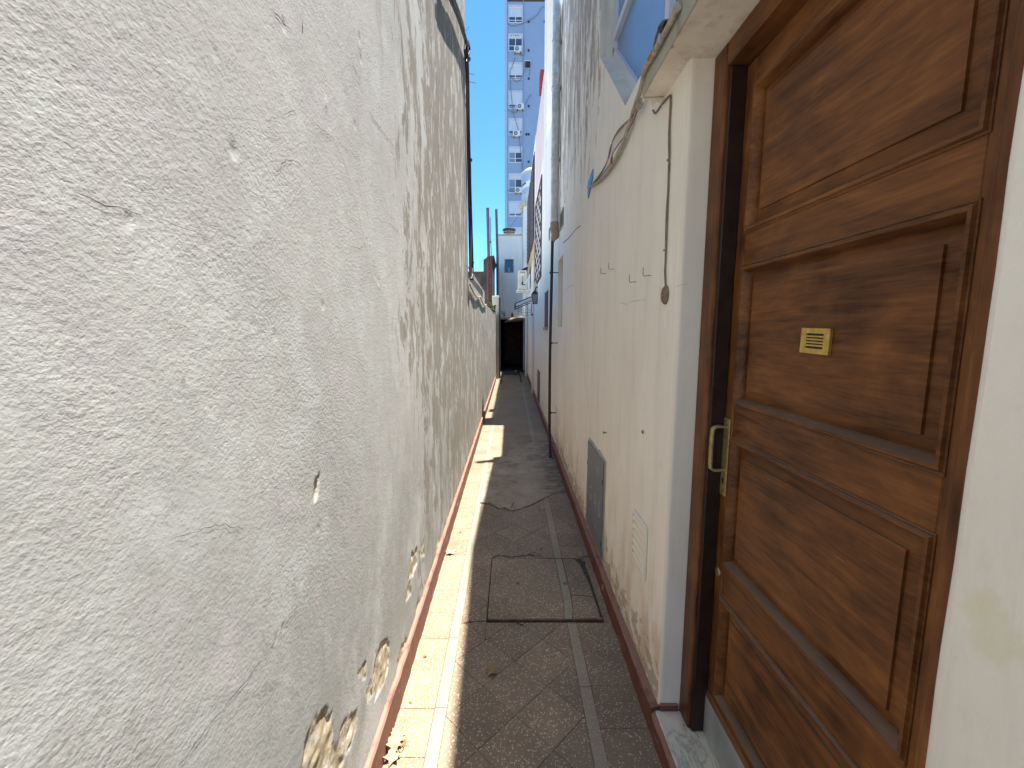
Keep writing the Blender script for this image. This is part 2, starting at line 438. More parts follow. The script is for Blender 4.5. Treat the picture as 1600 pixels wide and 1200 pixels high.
M = dict(
    left=mat_left_plaster(), right=mat_right_plaster(),
    reveal=mat_plaster('reveal_plaster', (0.74, 0.665, 0.55), (0.82, 0.75, 0.64), amount=0.2),
    soffit=mat_plaster('soffit_plaster', (0.68, 0.60, 0.49), (0.84, 0.78, 0.68), (0.38, 0.29, 0.20), 0.55, 5),
    ledge=mat_plaster('ledge_stone', (0.30, 0.29, 0.235), (0.44, 0.43, 0.36), (0.19, 0.17, 0.12), 0.6, 6),
    jambstone=mat_plaster('window_surround', (0.60, 0.55, 0.45), (0.74, 0.69, 0.58), (0.36, 0.30, 0.21), 0.5, 5),
    white=mat_plaster('white_wall', (0.72, 0.66, 0.555), (0.79, 0.735, 0.64), (0.55, 0.50, 0.43), 0.3),
    bluewhite=mat_plaster('cool_white_wall', (0.83, 0.80, 0.73), (0.88, 0.86, 0.80), (0.58, 0.55, 0.48), 0.3),
    pink=mat_plaster('pink_wall', (0.66, 0.49, 0.45), (0.76, 0.60, 0.56), (0.5, 0.36, 0.33), 0.3),
    tower=mat_plaster('tower_paint', (0.29, 0.37, 0.50), (0.34, 0.42, 0.56), (0.25, 0.31, 0.42), 0.25, 0.25),
    towerp=mat_plaster('tower_pilaster', (0.40, 0.46, 0.60), (0.46, 0.52, 0.66), (0.34, 0.38, 0.5), 0.2, 0.3),
    dark=mat_plaster('sooty_wall', (0.035, 0.03, 0.026), (0.12, 0.10, 0.085), (0.02, 0.017, 0.015), 0.6, 2.5),  # soot on the far left building, painted shade on the passage lining
    terracepale=mat_plaster('pale_terrace', (0.62, 0.59, 0.54), (0.70, 0.67, 0.62), (0.48, 0.45, 0.41), 0.4),
    pave=mat_plaster('pavement_slabs', (0.33, 0.30, 0.26), (0.42, 0.39, 0.34), (0.25, 0.22, 0.19), 0.3),
    pillar=mat_plaster('weathered_pillar', (0.42, 0.38, 0.29), (0.58, 0.53, 0.43), (0.2, 0.18, 0.13), 0.6, 4),
    board=mat_plaster('weathered_boards', (0.26, 0.24, 0.21), (0.45, 0.42, 0.37), (0.13, 0.11, 0.09), 0.7, 5),
    terr=mat_terrazzo(), terrb=mat_terrazzo('border_terrazzo', (1.03, 1.02, 1.0)), strip=mat_terrazzo('pale_strip', (1.15, 1.22, 1.25), 0.5),
    dirt=simple('joint_dirt', (0.095, 0.077, 0.06), 0.95, 0.1, var=0.4, scale=40),
    ground=simple('bare_ground', (0.16, 0.14, 0.12), 0.95, 0.1, var=0.3, scale=2),
    wood_v=mat_wood('walnut_upright', True), wood_h=mat_wood('walnut_across', False),
    darkwood=simple('dark_rebate_wood', (0.022, 0.010, 0.006), 0.45, 0.4, var=0.4, scale=30),  # near-black colour carries the shade of the door rebate
    red=mat_red(), conc=mat_concrete(), marble=mat_marble(), brass=mat_brass(), oldbrass=mat_aged_brass(),
    zinc=simple('zinc_sheet', (0.33, 0.36, 0.36), 0.5, 0.5, 0.35, 0.25, 9),
    greymetal=simple('grey_enamel', (0.155, 0.17, 0.185), 0.5, 0.4, 0.0, 0.12, 12),
    pipe=simple('galvanised_pipe', (0.52, 0.51, 0.45), 0.42, 0.5, 0.1, 0.25, 14),
    tape=simple('cloth_tape', (0.34, 0.26, 0.19), 0.9, 0.2, 0, 0.35, 60),
    blackpipe=simple('dark_iron_pipe', (0.035, 0.026, 0.030), 0.5, 0.4, 0, 0.3, 30),
    cable=simple('black_cable', (0.012, 0.011, 0.016), 0.5, 0.4, 0, 0.3, 40),
    cord=simple('painted_cable', (0.40, 0.345, 0.27), 0.8, 0.2, 0, 0.35, 60),
    browncord=simple('brown_cable', (0.20, 0.15, 0.105), 0.7, 0.2, 0, 0.3, 60),
    orange=simple('orange_sleeve', (0.40, 0.13, 0.03), 0.7, 0.2),
    rust=simple('rusty_steel', (0.105, 0.052, 0.042), 0.85, 0.2, 0, 0.5, 20),
    mauve=simple('primed_steel', (0.145, 0.105, 0.125), 0.7, 0.3, 0, 0.3, 16),
    metalw=simple('white_enamel', (0.74, 0.74, 0.72), 0.45, 0.4, 0, 0.06, 8),
    cream=simple('cream_enamel', (0.66, 0.60, 0.47), 0.5, 0.4, 0, 0.12, 8),
    shutter=simple('shutter_white', (0.60, 0.63, 0.68), 0.6, 0.3, 0, 0.06, 2),
    blackp=simple('black_plastic', (0.02, 0.02, 0.022), 0.5, 0.4),
    brown=simple('brown_shutter', (0.085, 0.05, 0.042), 0.6, 0.3, 0, 0.3, 8),
    lattice=simple('brown_block', (0.10, 0.055, 0.045), 0.8, 0.2, 0, 0.35, 15),
    tan=simple('ochre_render', (0.50, 0.37, 0.19), 0.9, 0.2, 0, 0.2, 6),
    tank=simple('steel_tank', (0.50, 0.52, 0.53), 0.42, 0.5, 0.35, 0.1, 3),
    redp=simple('red_paint', (0.22, 0.02, 0.022), 0.6, 0.3),
    whitep=simple('white_print', (0.78, 0.77, 0.75), 0.6, 0.3, var=0.05),
    worn=simple('worn_lettering', (0.30, 0.32, 0.33), 0.7, 0.3, var=0.2, scale=80),
    bluetag=simple('blue_plastic', (0.10, 0.24, 0.56), 0.5, 0.4, var=0.2),
    glass=mat_glass('obscure_glass', (0.17, 0.31, 0.56), 0.22, 0.25),  # blue in the base colour stands in for reflected sky
    darkglass=mat_glass('dark_window_glass', (0.07, 0.085, 0.13), 0.08),
    paleglass=mat_glass('curtained_glass', (0.24, 0.29, 0.36), 0.12),
    lamp_glass=mat_glass('lantern_glass', (0.22, 0.21, 0.19), 0.15),
    canopy=mat_glass('canopy_sheet', (0.50, 0.53, 0.55), 0.25),
    leafpale=mat_leaf('dry_leaf_pale', (0.27, 0.19, 0.11), (0.44, 0.33, 0.205)),
    leafbrown=mat_leaf('dry_leaf_brown', (0.20, 0.125, 0.06), (0.33, 0.22, 0.115)),
    leafred=mat_leaf('dry_leaf_red', (0.36, 0.09, 0.03), (0.50, 0.19, 0.07)),
    weed=mat_leaf('weed_green', (0.025, 0.045, 0.012), (0.06, 0.09, 0.025)),
    crack=simple('crack_dirt', (0.06, 0.048, 0.036), 0.95, 0.1),
    screw=simple('dull_screw', (0.16, 0.13, 0.11), 0.5, 0.4, 0.5),
)

# ------------------------------------------------------------------ main planes of the passage
XL, XR = -0.475, 0.57            # plaster faces, left and right
BL, BR = -0.458, 0.540           # faces of the red skirtings
LEFT_END, A_END = 4.82, 5.28     # where the tall left wall and the first house end
WALL_TOP_L = 5.05

# ------------------------------------------------------------------ ground and passage floor
g = MB(); g.quad((-900, -900, -0.30), (900, -900, -0.30), (900, 900, -0.30), (-900, 900, -0.30))
g.build('ground', M['ground'], kind='structure')
yd = MB(); yd.box(-7, -0.70, 4.9, 13.9, -0.29, 1.62); yd.build('terrace', M['terracepale'], kind='structure')  # unseen; added to bounce sunlight onto the right-hand facades
pv = MB(); pv.box(-25, 25, -16, -1.3, -0.29, -0.02); pv.build('pavement', M['pave'], kind='structure')  # unseen; added behind the camera for warm bounce on door and right wall
fl = MB(); fl.box(-0.75, 0.80, -1.295, 20.6, -0.28, -0.013)
floor = fl.build('passage_floor', M['dirt'], kind='structure')

TILE = 0.2
DG = TILE * math.sqrt(2)
CX1 = 0.301; CX0 = CX1 - 2 * DG
SL0, SL1 = CX0 - 0.050, CX0      # left pale strip
SR0, SR1 = CX1, CX1 + 0.051      # right pale strip
HOLE = (-0.131, 0.503, 2.068, 2.708)
patch_px = [(749, 779), (751, 786), (768, 789), (779, 796), (790, 793), (803, 799), (815, 795), (826, 791), (842, 784), (858, 775), (870, 770), (884, 769),
            (876, 745), (872, 728), (868, 715), (860, 690), (845, 687), (835, 689), (822, 696), (808, 700), (790, 708), (783, 713), (776, 716), (768, 724), (760, 745), (754, 762)]
PATCH = [onz(*p) for p in patch_px]
def inside(pt, poly):
    x, y = pt; c = False; j = len(poly) - 1
    for i in range(len(poly)):
        xi, yi, xj, yj = poly[i][0], poly[i][1], poly[j][0], poly[j][1]
        if (yi > y) != (yj > y) and x < (xj - xi) * (y - yi) / (yj - yi) + xi: c = not c
        j = i
    return c
def clip(poly, a, b, c):
    """keep a*x+b*y<=c"""
    out = []
    for i in range(len(poly)):
        p, q = poly[i], poly[(i + 1) % len(poly)]
        dp, dq = a * p[0] + b * p[1] - c, a * q[0] + b * q[1] - c
        if dp <= 0: out.append(p)
        if (dp < 0 < dq) or (dq < 0 < dp):
            t = dp / (dp - dq); out.append((p[0] + (q[0] - p[0]) * t, p[1] + (q[1] - p[1]) * t))
    return out
def area(p): return 0.5 * abs(sum(p[i][0] * p[(i + 1) % len(p)][1] - p[(i + 1) % len(p)][0] * p[i][1] for i in range(len(p))))
def minus_rect(poly, r):
    x0, x1, y0, y1 = r
    out = [clip(poly, 1, 0, x0), clip(poly, -1, 0, -x1)]
    mid = clip(clip(poly, -1, 0, -x0), 1, 0, x1)
    out += [clip(mid, 0, 1, y0), clip(mid, 0, -1, -y1)]
    return [p for p in out if len(p) > 2 and area(p) > 2e-5]
def shrink(poly, d):
    cx = sum(p[0] for p in poly) / len(poly); cy = sum(p[1] for p in poly) / len(poly)
    out = poly
    for i in range(len(poly)):
        p, q = poly[i], poly[(i + 1) % len(poly)]
        nx, ny = q[1] - p[1], -(q[0] - p[0]); L = math.hypot(nx, ny)
        if L < 1e-6: continue
        nx, ny = nx / L, ny / L
        c = nx * p[0] + ny * p[1]
        if nx * cx + ny * cy > c: nx, ny, c = -nx, -ny, -c
        out = clip(out, nx, ny, c - d)
        if len(out) < 3: return []
    return out
far_mb = {'terr': MB(), 'terrb': MB(), 'strip': MB()}
NEAR_Y = 6.3
def add_tile(name, poly, m):
    cx = sum(p[0] for p in poly) / len(poly); cy = sum(p[1] for p in poly) / len(poly)
    if cy < 0.75: return
    if inside((cx, cy), PATCH) and all(inside(((p[0] * 0.9 + cx * 0.1), (p[1] * 0.9 + cy * 0.1)), PATCH) for p in poly): return
    pcs = [poly]
    if poly_hits(poly, HOLE): pcs = minus_rect(poly, HOLE)
    pcs = [shrink(p, 0.0006) for p in pcs]
    pcs = [p for p in pcs if len(p) > 2 and area(p) > 1e-4]
    if not pcs: return
    far = cy > NEAR_Y
    mb = far_mb[m] if far else MB()
    dz = random.uniform(-0.0009, 0.0006); tx, ty = random.uniform(-.004, .004), random.uniform(-.004, .004)
    for p in pcs:
        mb.prism([(x, y, -0.0125) for x, y in p], (0, 0, 0.0125), 0.0 if far else 0.0012)
    if not far:
        for v in mb.bm.verts:
            if v.co.z > -0.005: v.co.z += dz + tx * (v.co.x - cx) + ty * (v.co.y - cy)
        mb.build(name, M[m], floor)
def poly_hits(poly, r):
    return max(p[0] for p in poly) > r[0] and min(p[0] for p in poly) < r[1] and max(p[1] for p in poly) > r[2] and min(p[1] for p in poly) < r[3]
def band_clip(poly, lo, hi): return clip(clip(poly, -1, 0, -lo), 1, 0, hi)
n0, n1 = -6, 46
h = DG / 2
for nn in range(n0, n1):
    yb = 1.803 + DG * nn
    for cx, cy in ((CX1 - h, yb), (CX1 - 3 * h, yb), (CX1 - 2 * h, yb + h), (CX1, yb + h), (CX0, yb + h)):
        d = [(cx - h, cy), (cx, cy - h), (cx + h, cy), (cx, cy + h)]
        d = band_clip(d, CX0 + 1e-4, CX1 - 1e-4)
        if len(d) > 2 and area(d) > 1e-4: add_tile('terrazzo_tile', d, 'terr')
y = 0.753
while y < 15.6:
    add_tile('border_tile', [(BL - 0.02, y), (SL0, y), (SL0, y + 0.2), (BL - 0.02, y + 0.2)], 'terrb')
    y2 = y + 0.11
    add_tile('border_tile', [(SR1, y2), (BR + 0.02, y2), (BR + 0.02, y2 + 0.2), (SR1, y2 + 0.2)], 'terrb')
    y += 0.2
y = 0.76
while y < 12.0:
    add_tile('strip_tile', [(SL0, y), (SL1, y), (SL1, y + 0.4), (SL0, y + 0.4)], 'strip')
    add_tile('strip_tile', [(SR0, y + .1), (SR1, y + .1), (SR1, y + 0.5), (SR0, y + 0.5)], 'strip')
    y += 0.4
for k, nm in (('terr', 'terrazzo_tile'), ('terrb', 'border_tile'), ('strip', 'strip_tile')):
    far_mb[k].build(nm, M[k], floor, kind='stuff')

# concrete patch laid over the broken tiles, its rim ragged
pm = bmesh.new()
prng = random.Random(3)
rim = []
for i in range(len(PATCH)):
    a, b = PATCH[i], PATCH[(i + 1) % len(PATCH)]
    k = max(1, int((b - a).length / 0.03))
    for j in range(k):
        p = a.lerp(b, j / k); rim.append(Vector((p.x + prng.uniform(-.006, .006), p.y + prng.uniform(-.012, .012), 0)))
vs = [pm.verts.new(p) for p in rim]
es = [pm.edges.new((vs[i], vs[(i + 1) % len(vs)])) for i in range(len(vs))]
bmesh.ops.triangle_fill(pm, use_beauty=True, edges=es)
for _ in range(3):
    bmesh.ops.subdivide_edges(pm, edges=[e for e in pm.edges if e.calc_length() > 0.045], cuts=1, use_grid_fill=True)
bmesh.ops.triangulate(pm, faces=pm.faces)
from mathutils import noise as mnoise
for v in pm.verts:
    e = any(len(x.link_faces) == 1 for x in v.link_edges)
    v.co.z = (0.0035 if e else 0.008) + (0 if e else 0.005 * mnoise.noise(v.co * 6) + 0.002 * mnoise.noise(v.co * 22))
    if e: v.co.z = 0.003
rimv = [e for e in pm.edges if len(e.link_faces) == 1]
ret = bmesh.ops.extrude_edge_only(pm, edges=rimv)
for v in [q for q in ret['geom'] if isinstance(q, bmesh.types.BMVert)]: v.co.z = -0.012
bmesh.ops.recalc_face_normals(pm, faces=pm.faces)
me = bpy.data.meshes.new('concrete_patch'); pm.to_mesh(me); pm.free()
me.polygons.foreach_set('use_smooth', [True] * len(me.polygons)); me.set_sharp_from_angle(angle=math.radians(50))
link_mesh('concrete_patch', me, M['conc'], floor)

def ribbon(pts, w, zf=None, nrm=Vector((0, 0, 1)), lift=0.0012, jitter=0.004, step=0.012, rng=random.Random(5)):
    """ragged thin crack as a strip; pts are 3d points"""
    out = []
    for a, b in zip(pts, pts[1:]):
        a, b = Vector(a), Vector(b); k = max(1, int((b - a).length / step))
        for j in range(k): out.append(a.lerp(b, j / k))
    out.append(Vector(pts[-1]))
    mb = MB(); L = R = None
    for i, p in enumerate(out):
        d = (out[min(i + 1, len(out) - 1)] - out[max(i - 1, 0)]).normalized()
        s = d.cross(nrm).normalized()
        p = p + s * rng.uniform(-jitter, jitter)
        if zf: p = zf(p)
        ww = w * rng.uniform(0.25, 1.0) * (0.25 if i in (0, len(out) - 1) else 1)
        q = p + nrm * lift
        l, r = mb.bm.verts.new(q - s * ww), mb.bm.verts.new(q + s * ww)
        if L is not None: mb.bm.faces.new([L, l, r, R])
        L, R = l, r
    return mb
for pts, w in (([(749, 785), (768, 788), (779, 795), (790, 793)], 0.006), ([(779, 790), (800, 799), (812, 796), (826, 791), (858, 775)], 0.005),
               ([(797, 796), (803, 785)], 0.004), ([(806, 797), (801, 790)], 0.004), ([(747, 793), (752, 794)], 0.006), ([(842, 786), (843, 799)], 0.002), ([(820, 804), (845, 791)], 0.0015)):
    ribbon([onz(*p, 0.006) for p in pts], w, lift=0.004).build('crack', M['crack'], floor)
for pts, w in (([(730, 973), (763, 970)], 0.005), ([(722, 975), (735, 972)], 0.004), ([(768, 874), (778, 868), (800, 871), (829, 867), (836, 870), (846, 869)], 0.006), ([(905, 871), (922, 869)], 0.006),
               ([(805, 972), (815, 978), (822, 973)], 0.006), ([(786, 860), (798, 853)], 0.002)):
    ribbon([onz(*p, 0.0) for p in pts], w, lift=0.003).build('crack', M['crack'], floor)

# inspection cover
cov = empty('inspection_cover', (0.18, 2.39, 0), 'square terrazzo inspection cover with a cracked corner sunk in the paving', 'inspection cover')
def slab(name, poly, m, top=0.003):
    mb = MB(); mb.prism([(x, y, -0.012) for x, y in poly], (0, 0, 0.012 + top), 0.002)
    return mb.build(name, M[m], cov)
slab('slab', [(-0.1255, 2.092), (SR0 - .012, 2.092), (SR0, 2.20), (SR0 + .002, 2.24), (SR0, 2.695), (-0.1275, 2.702)], 'terr')
slab('strip', [(SR0 - .010, 2.092), (SR1 - .02, 2.092), (SR1 - .006, 2.16), (SR1 - .002, 2.24), (SR1, 2.30), (SR1 - .002, 2.697), (SR0 + .002, 2.696), (SR0 + .004, 2.24), (SR0 + .002, 2.2)], 'strip', 0.0028)
slab('slab', [(SR1 + .002, 2.305), (0.487, 2.290), (0.478, 2.45), (0.460, 2.62), (0.435, 2.696), (SR1 + .002, 2.697)], 'terr')
slab('slab', [(SR1 - .016, 2.092), (0.478, 2.098), (0.490, 2.13), (0.488, 2.282), (SR1 + .004, 2.297), (SR1 + .002, 2.24), (SR1 - .003, 2.16)], 'terr', 0.0022).name = 'broken_corner'
mb = MB(); mb.box(-0.127, 0.484, 2.078, 2.087, -0.012, 0.004, 0.001)
mb.build('steel_edge', M['rust'], cov)
for px, py in ((809, 912), (883, 912)):
    p = onz(px, py); mb = MB(); mb.lathe([(0.013, 0.001), (0.014, 0.0045), (0.008, 0.006), (0.003, 0.0062)], (p.x, p.y, 0), 12)
    mb.build('lifting_bolt', M['screw'], cov, smooth=True)
# rubble in the open joint beside the cover
for i, (px, py, s) in enumerate(((938, 967, .016), (942, 962, .012), (918, 885, .018), (922, 889, .012), (912, 876, .014), (924, 877, .01))):
    p = onz(px, py); mb = MB()
    bmesh.ops.create_icosphere(mb.bm, subdivisions=1, radius=s)
    for v in mb.bm.verts: v.co = Vector((v.co.x * random.uniform(.7, 1.3) + p.x, v.co.y * random.uniform(.6, 1.2) + p.y, v.co.z * 0.5 + 0.0))
    mb.build('rubble', M['red' if i < 2 else 'conc'], floor)

# ------------------------------------------------------------------ left wall: grid of plaster with real relief
rs = np.random.RandomState(11)
LAT = rs.rand(256, 256)
def vn(u, v, s=0):
    u = u + s * 17.31; v = v + s * 9.77
    iu, iv = np.floor(u).astype(int), np.floor(v).astype(int)
    fu, fv = u - iu, v - iv
    fu, fv = fu * fu * (3 - 2 * fu), fv * fv * (3 - 2 * fv)
    g = lambda a, b: LAT[a & 255, b & 255]
    return (g(iu, iv) * (1 - fu) + g(iu + 1, iv) * fu) * (1 - fv) + (g(iu, iv + 1) * (1 - fu) + g(iu + 1, iv + 1) * fu) * fv - 0.5
def fbm(u, v, s=0, o=4):
    r = 0; a = 1
    for k in range(o): r = r + a * vn(u * 2 ** k, v * 2 ** k, s + k); a *= 0.5
    return r
peel_px = [
    [(470, 1215), (480, 1150), (492, 1122), (506, 1106), (518, 1113), (521, 1150), (512, 1200), (500, 1215)],
    [(527, 1172), (532, 1140), (544, 1116), (558, 1111), (557, 1140), (548, 1165), (541, 1182)],
    [(584, 1062), (588, 1020), (599, 999), (609, 1008), (607, 1050), (598, 1075), (588, 1090)],
    [(558, 1056), (570, 1036), (573, 1058)], [(573, 1085), (580, 1058), (584, 1080), (576, 1100)],
    [(639, 905), (643, 866), (652, 856), (652, 880), (644, 900)], [(489, 778), (494, 752), (500, 742), (498, 770)],
    [(634, 940), (640, 905), (644, 925)], [(500, 1185), (520, 1150), (540, 1190), (530, 1215)], [(657, 868), (662, 840), (664, 870)]]
def inpoly(Y, Z, poly):
    c = np.zeros(Y.shape, bool); j = len(poly) - 1
    for i in range(len(poly)):
        yi, zi = poly[i]; yj, zj = poly[j]
        with np.errstate(divide='ignore', invalid='ignore'):
            t = ((zi > Z) != (zj > Z)) & (Y < (yj - yi) * (Z - zi) / ((zj - zi) if zj != zi else 1e-9) + yi)
        c ^= t; j = i
    return c
PEEL = [[(onx(px, py, XL).y, onx(px, py, XL).z) for px, py in pp] for pp in peel_px]
chips_px = [(366, 236, 16, 1.0), (205, 345, 14, 1.0), (322, 382, 10, .8), (338, 84, 12, .7), (102, 70, 8, .8), (187, 68, 9, .8), (272, 800, 7, .6), (445, 40, 12, 1), (562, 60, 9, 1), (564, 92, 9, 1),
            (432, 997, 8, 1.2), (442, 982, 6, 1.2), (505, 478, 9, 1), (396, 510, 9, .8), (296, 15, 9, .6), (348, 146, 6, .7), (376, 428, 5, .8), (510, 160, 9, -.9), (175, 330, 5, .8), (92, 147, 7, -.8),
            (430, 525, 10, .8), (573, 377, 6, .9), (592, 440, 8, .8), (150, 1010, 5, .6), (335, 1090, 5, .6), (230, 1015, 5, .6), (497, 827, 9, .8), (480, 935, 7, .8), (472, 910, 7, .8), (555, 195, 9, .8)]
CH = []
for px, py, s, k in chips_px:
    p = onx(px, py, XL); CH.append((p.y, p.z, s * p.y / FPX * 1.0, k))
def wall_h(Y, Z):
    h = 0.006 * fbm(Y * 0.9, Z * 0.9, 1, 3) + 0.0007 * fbm(Y * 3.0, Z * 2.0, 5, 3)
    h = h + 0.0002 * fbm(Y * 19, Z * 17, 9, 3) * np.clip(1.2 + 2.4 * vn(Y * 1.1, Z * 1.1, 21), 0.35, 2.2)
    h = h + 0.00030 * fbm(Y * 52, Z * 62, 13, 2)
    # trowel ridges
    rd = np.abs(fbm(Y * 1.7 + 0.5 * Z, Z * 0.9, 31, 3)); h = h + 0.0003 * np.exp(-(rd / 0.02) ** 2)
    # flaked streaks along the far part
    st = fbm(Y * 14, Z * 1.5, 41, 4); w = np.clip((Y - 2.2) / 1.4, 0, 1)
    h = h - 0.0011 * w * (st > 0.16)
    for cy, cz, s, k in CH:
        m = (np.abs(Y - cy) < s * 1.6) & (np.abs(Z - cz) < s * 2.2)
        if not m.any(): continue
        a, b = (Y[m] - cy) / (s * 0.42), (Z[m] - cz) / (s * 0.75)
        r2 = a * a + b * b + 0.5 * vn(Y[m] * 160, Z[m] * 120, 3)
        d = -0.0018 * k * np.exp(-np.maximum(r2, 0) ** 2) + 0.0006 * abs(k) * np.exp(-((a * 0.8) ** 2 + ((b + 1.1) * 1.8) ** 2))
        h[m] = h[m] + d
    return h
def peel_mask(Y, Z):
    wy, wz = Y + 0.018 * fbm(Y * 40, Z * 34, 51, 3), Z + 0.022 * fbm(Y * 38, Z * 30, 57, 3)
    m = np.zeros(Y.shape, bool)
    for pp in PEEL: m |= inpoly(wy, wz, pp)
    # crumbling line just above the skirting
    m |= (Z < 0.125 + 0.20 * np.clip(fbm(Y * 5.5, Z * 3.5, 61, 4) - 0.10, 0, 1) * np.clip((Y - 0.5) * 1.2, 0, 1)) & (Y > 0.6)
    return m
def nonuni(segs):
    out = []
    for a, b, s in segs:
        n = max(1, int(round((b - a) / s))); out += list(np.linspace(a, b, n, endpoint=False))
    return out + [segs[-1][1]]
ys = np.array(nonuni([(-1.2, 0.1, 0.26), (0.1, 0.30, 0.02), (0.30, 1.7, 0.0052), (1.7, 3.0, 0.0085), (3.0, LEFT_END, 0.014)]))
zs = np.array(nonuni([(-0.02, 0.10, 0.03), (0.10, 1.2, 0.0062), (1.2, 2.6, 0.0075), (2.6, WALL_TOP_L, 0.016)]))
YY, ZZ = np.meshgrid(ys, zs)
HH = wall_h(YY, ZZ)
PM = peel_mask(YY, ZZ).astype(float)
rec = PM * (0.0028 + 0.0045 * fbm(YY * 30, ZZ * 30, 71, 3))
XX = XL + HH - rec
XX[:, -1] = XL - 0.004
ny, nz = len(ys), len(zs)
co = np.stack([XX, YY, ZZ], -1).reshape(-1, 3)
idx = np.arange(ny * nz).reshape(nz, ny)
q = np.stack([idx[:-1, :-1], idx[:-1, 1:], idx[1:, 1:], idx[1:, :-1]], -1).reshape(-1, 4)
# end, top and back of the wall
nb_ = len(co)
extra = np.array([(XL - .004, LEFT_END, -0.02), (XL - .30, LEFT_END, -0.02), (XL - .30, LEFT_END, WALL_TOP_L), (XL - .004, LEFT_END, WALL_TOP_L),
                  (XL - .30, -1.2, -0.02), (XL - .30, -1.2, WALL_TOP_L), (XL, -1.2, WALL_TOP_L), (XL - .004, LEFT_END, WALL_TOP_L)])
co = np.vstack([co, extra])
q = np.vstack([q, [[nb_, nb_ + 1, nb_ + 2, nb_ + 3], [nb_ + 1, nb_ + 4, nb_ + 5, nb_ + 2], [nb_ + 6, nb_ + 7, nb_ + 2, nb_ + 5]]])
def np_mesh(name, co, q):
    me = bpy.data.meshes.new(name)
    me.vertices.add(len(co)); me.vertices.foreach_set('co', co.astype(np.float32).ravel())
    me.loops.add(q.size); me.loops.foreach_set('vertex_index', q.astype(np.int32).ravel())
    me.polygons.add(len(q)); me.polygons.foreach_set('loop_start', np.arange(0, q.size, 4, dtype=np.int32))
    me.polygons.foreach_set('loop_total', np.full(len(q), 4, np.int32))
    me.update(calc_edges=True); return me
me = np_mesh('plaster_wall', co, q)
at = me.attributes.new('peel', 'FLOAT', 'POINT')
at.data.foreach_set('value', np.concatenate([PM.ravel(), np.zeros(len(extra))]).astype(np.float32))
sm = np.ones(len(q), bool); sm[-3:] = False
me.polygons.foreach_set('use_smooth', sm)
lwall = link_mesh('plaster_wall', me, M['left'])
tag(lwall, 'tall sunlit white plaster wall, flaking and streaked, along the left of the passage', 'wall')
def on_left(p):
    hx = float(wall_h(np.array([p.y]), np.array([p.z]))[0])
    return Vector((XL + hx, p.y, p.z))
for pts, w in (([(115, 303), (140, 312), (165, 318), (190, 326), (214, 331)], 0.0009), ([(214, 331), (260, 345), (320, 366)], 0.0004),
               ([(275, 1200), (330, 1130), (380, 1070), (430, 1003), (452, 966), (468, 945)], 0.0009), ([(418, 190), (437, 178), (446, 180), (464, 172)], 0.0007),
               ([(430, 270), (448, 250), (462, 251), (478, 268), (488, 276)], 0.0008), ([(575, 172), (590, 195), (602, 212), (616, 229)], 0.0014), ([(468, 20), (474, 32), (474, 52)], 0.0012),
               ([(425, 12), (440, 33), (458, 50)], 0.0014), ([(550, 100), (560, 118), (564, 126)], 0.0014), ([(590, 155), (593, 170)], 0.0014),
               ([(540, 330), (545, 342), (560, 352)], 0.0007), ([(607, 348), (622, 360), (628, 385)], 0.0011), ([(265, 843), (310, 828), (345, 820), (385, 825)], 0.0006),
               ([(488, 190), (540, 232), (560, 247)], 0.0007), ([(545, 383), (560, 388), (575, 380)], 0.0006)):
    ribbon([onx(*p, XL) for p in pts], w, zf=on_left, nrm=Vector((1, 0, 0)), lift=0.0012, jitter=0.003, step=0.011).build('crack', M['crack'], lwall)
def skirting(name, x_face, x_back, y0, y1, z1, parent, zb=0.0, seg=0.05, seed=1):
    """painted cement skirting, slightly uneven, with a worn bevelled top"""
    r = random.Random(seed); mb = MB(); prev = None
    n = int((y1 - y0) / seg); sgn = 1 if x_face > x_back else -1
    for i in range(n + 1):
        y = y0 + (y1 - y0) * i / n; a = r.uniform(-.0018, .0018); b = r.uniform(-.003, .003)
        ring = [mb.bm.verts.new(p) for p in ((x_face + a, y, zb - 0.02), (x_face + a, y, z1 - 0.010 + b), (x_face + a - sgn * 0.006, y, z1 - 0.002 + b), (x_back, y, z1 + 0.004 + b), (x_back, y, zb - 0.02))]
        if prev:
            for k in range(5): mb.bm.faces.new([prev[k], prev[(k + 1) % 5], ring[(k + 1) % 5], ring[k]])
        else: mb.bm.faces.new(ring)
        prev = ring
    mb.bm.faces.new(prev[::-1])
    return mb.build(name, M['red'], parent)
skirting('skirting', BL, XL - 0.02, -1.18, LEFT_END, 0.138, lwall, seed=2)

# ------------------------------------------------------------------ lower wall beyond it
LOW_TOP = 2.05; LOW_END = 13.6
lw = MB(); zq = nonuni([(-0.02, LOW_TOP, 0.04)]); yq = nonuni([(LEFT_END + 0.001, LOW_END, 0.05)])
grid = []
for z in zq:
    row = []
    for y in yq:
        zt = z if z < LOW_TOP - 0.01 else z + 0.03 * mnoise.noise(Vector((0.3, y * 2.5, 0)))
        row.append(lw.bm.verts.new((XL - 0.004 + 0.006 * mnoise.noise(Vector((0, y * 2, z * 2))) + 0.003 * mnoise.noise(Vector((0, y * 11, z * 3))), y, zt)))
    grid.append(row)
for i in range(len(zq) - 1):
    for j in range(len(yq) - 1): lw.bm.faces.new([grid[i][j], grid[i][j + 1], grid[i + 1][j + 1], grid[i + 1][j]])
back = [(lw.bm.verts.new((XL - 0.2, y, v.co.z)), v) for y, v in zip(yq, grid[-1])]
for (a, b), (c, d) in zip(back, back[1:]): lw.bm.faces.new([b, d, c, a])
lw.quad((XL - .2, LEFT_END, -.02), (XL - .2, LOW_END, -.02), (XL - .2, LOW_END, LOW_TOP), (XL - .2, LEFT_END, LOW_TOP))
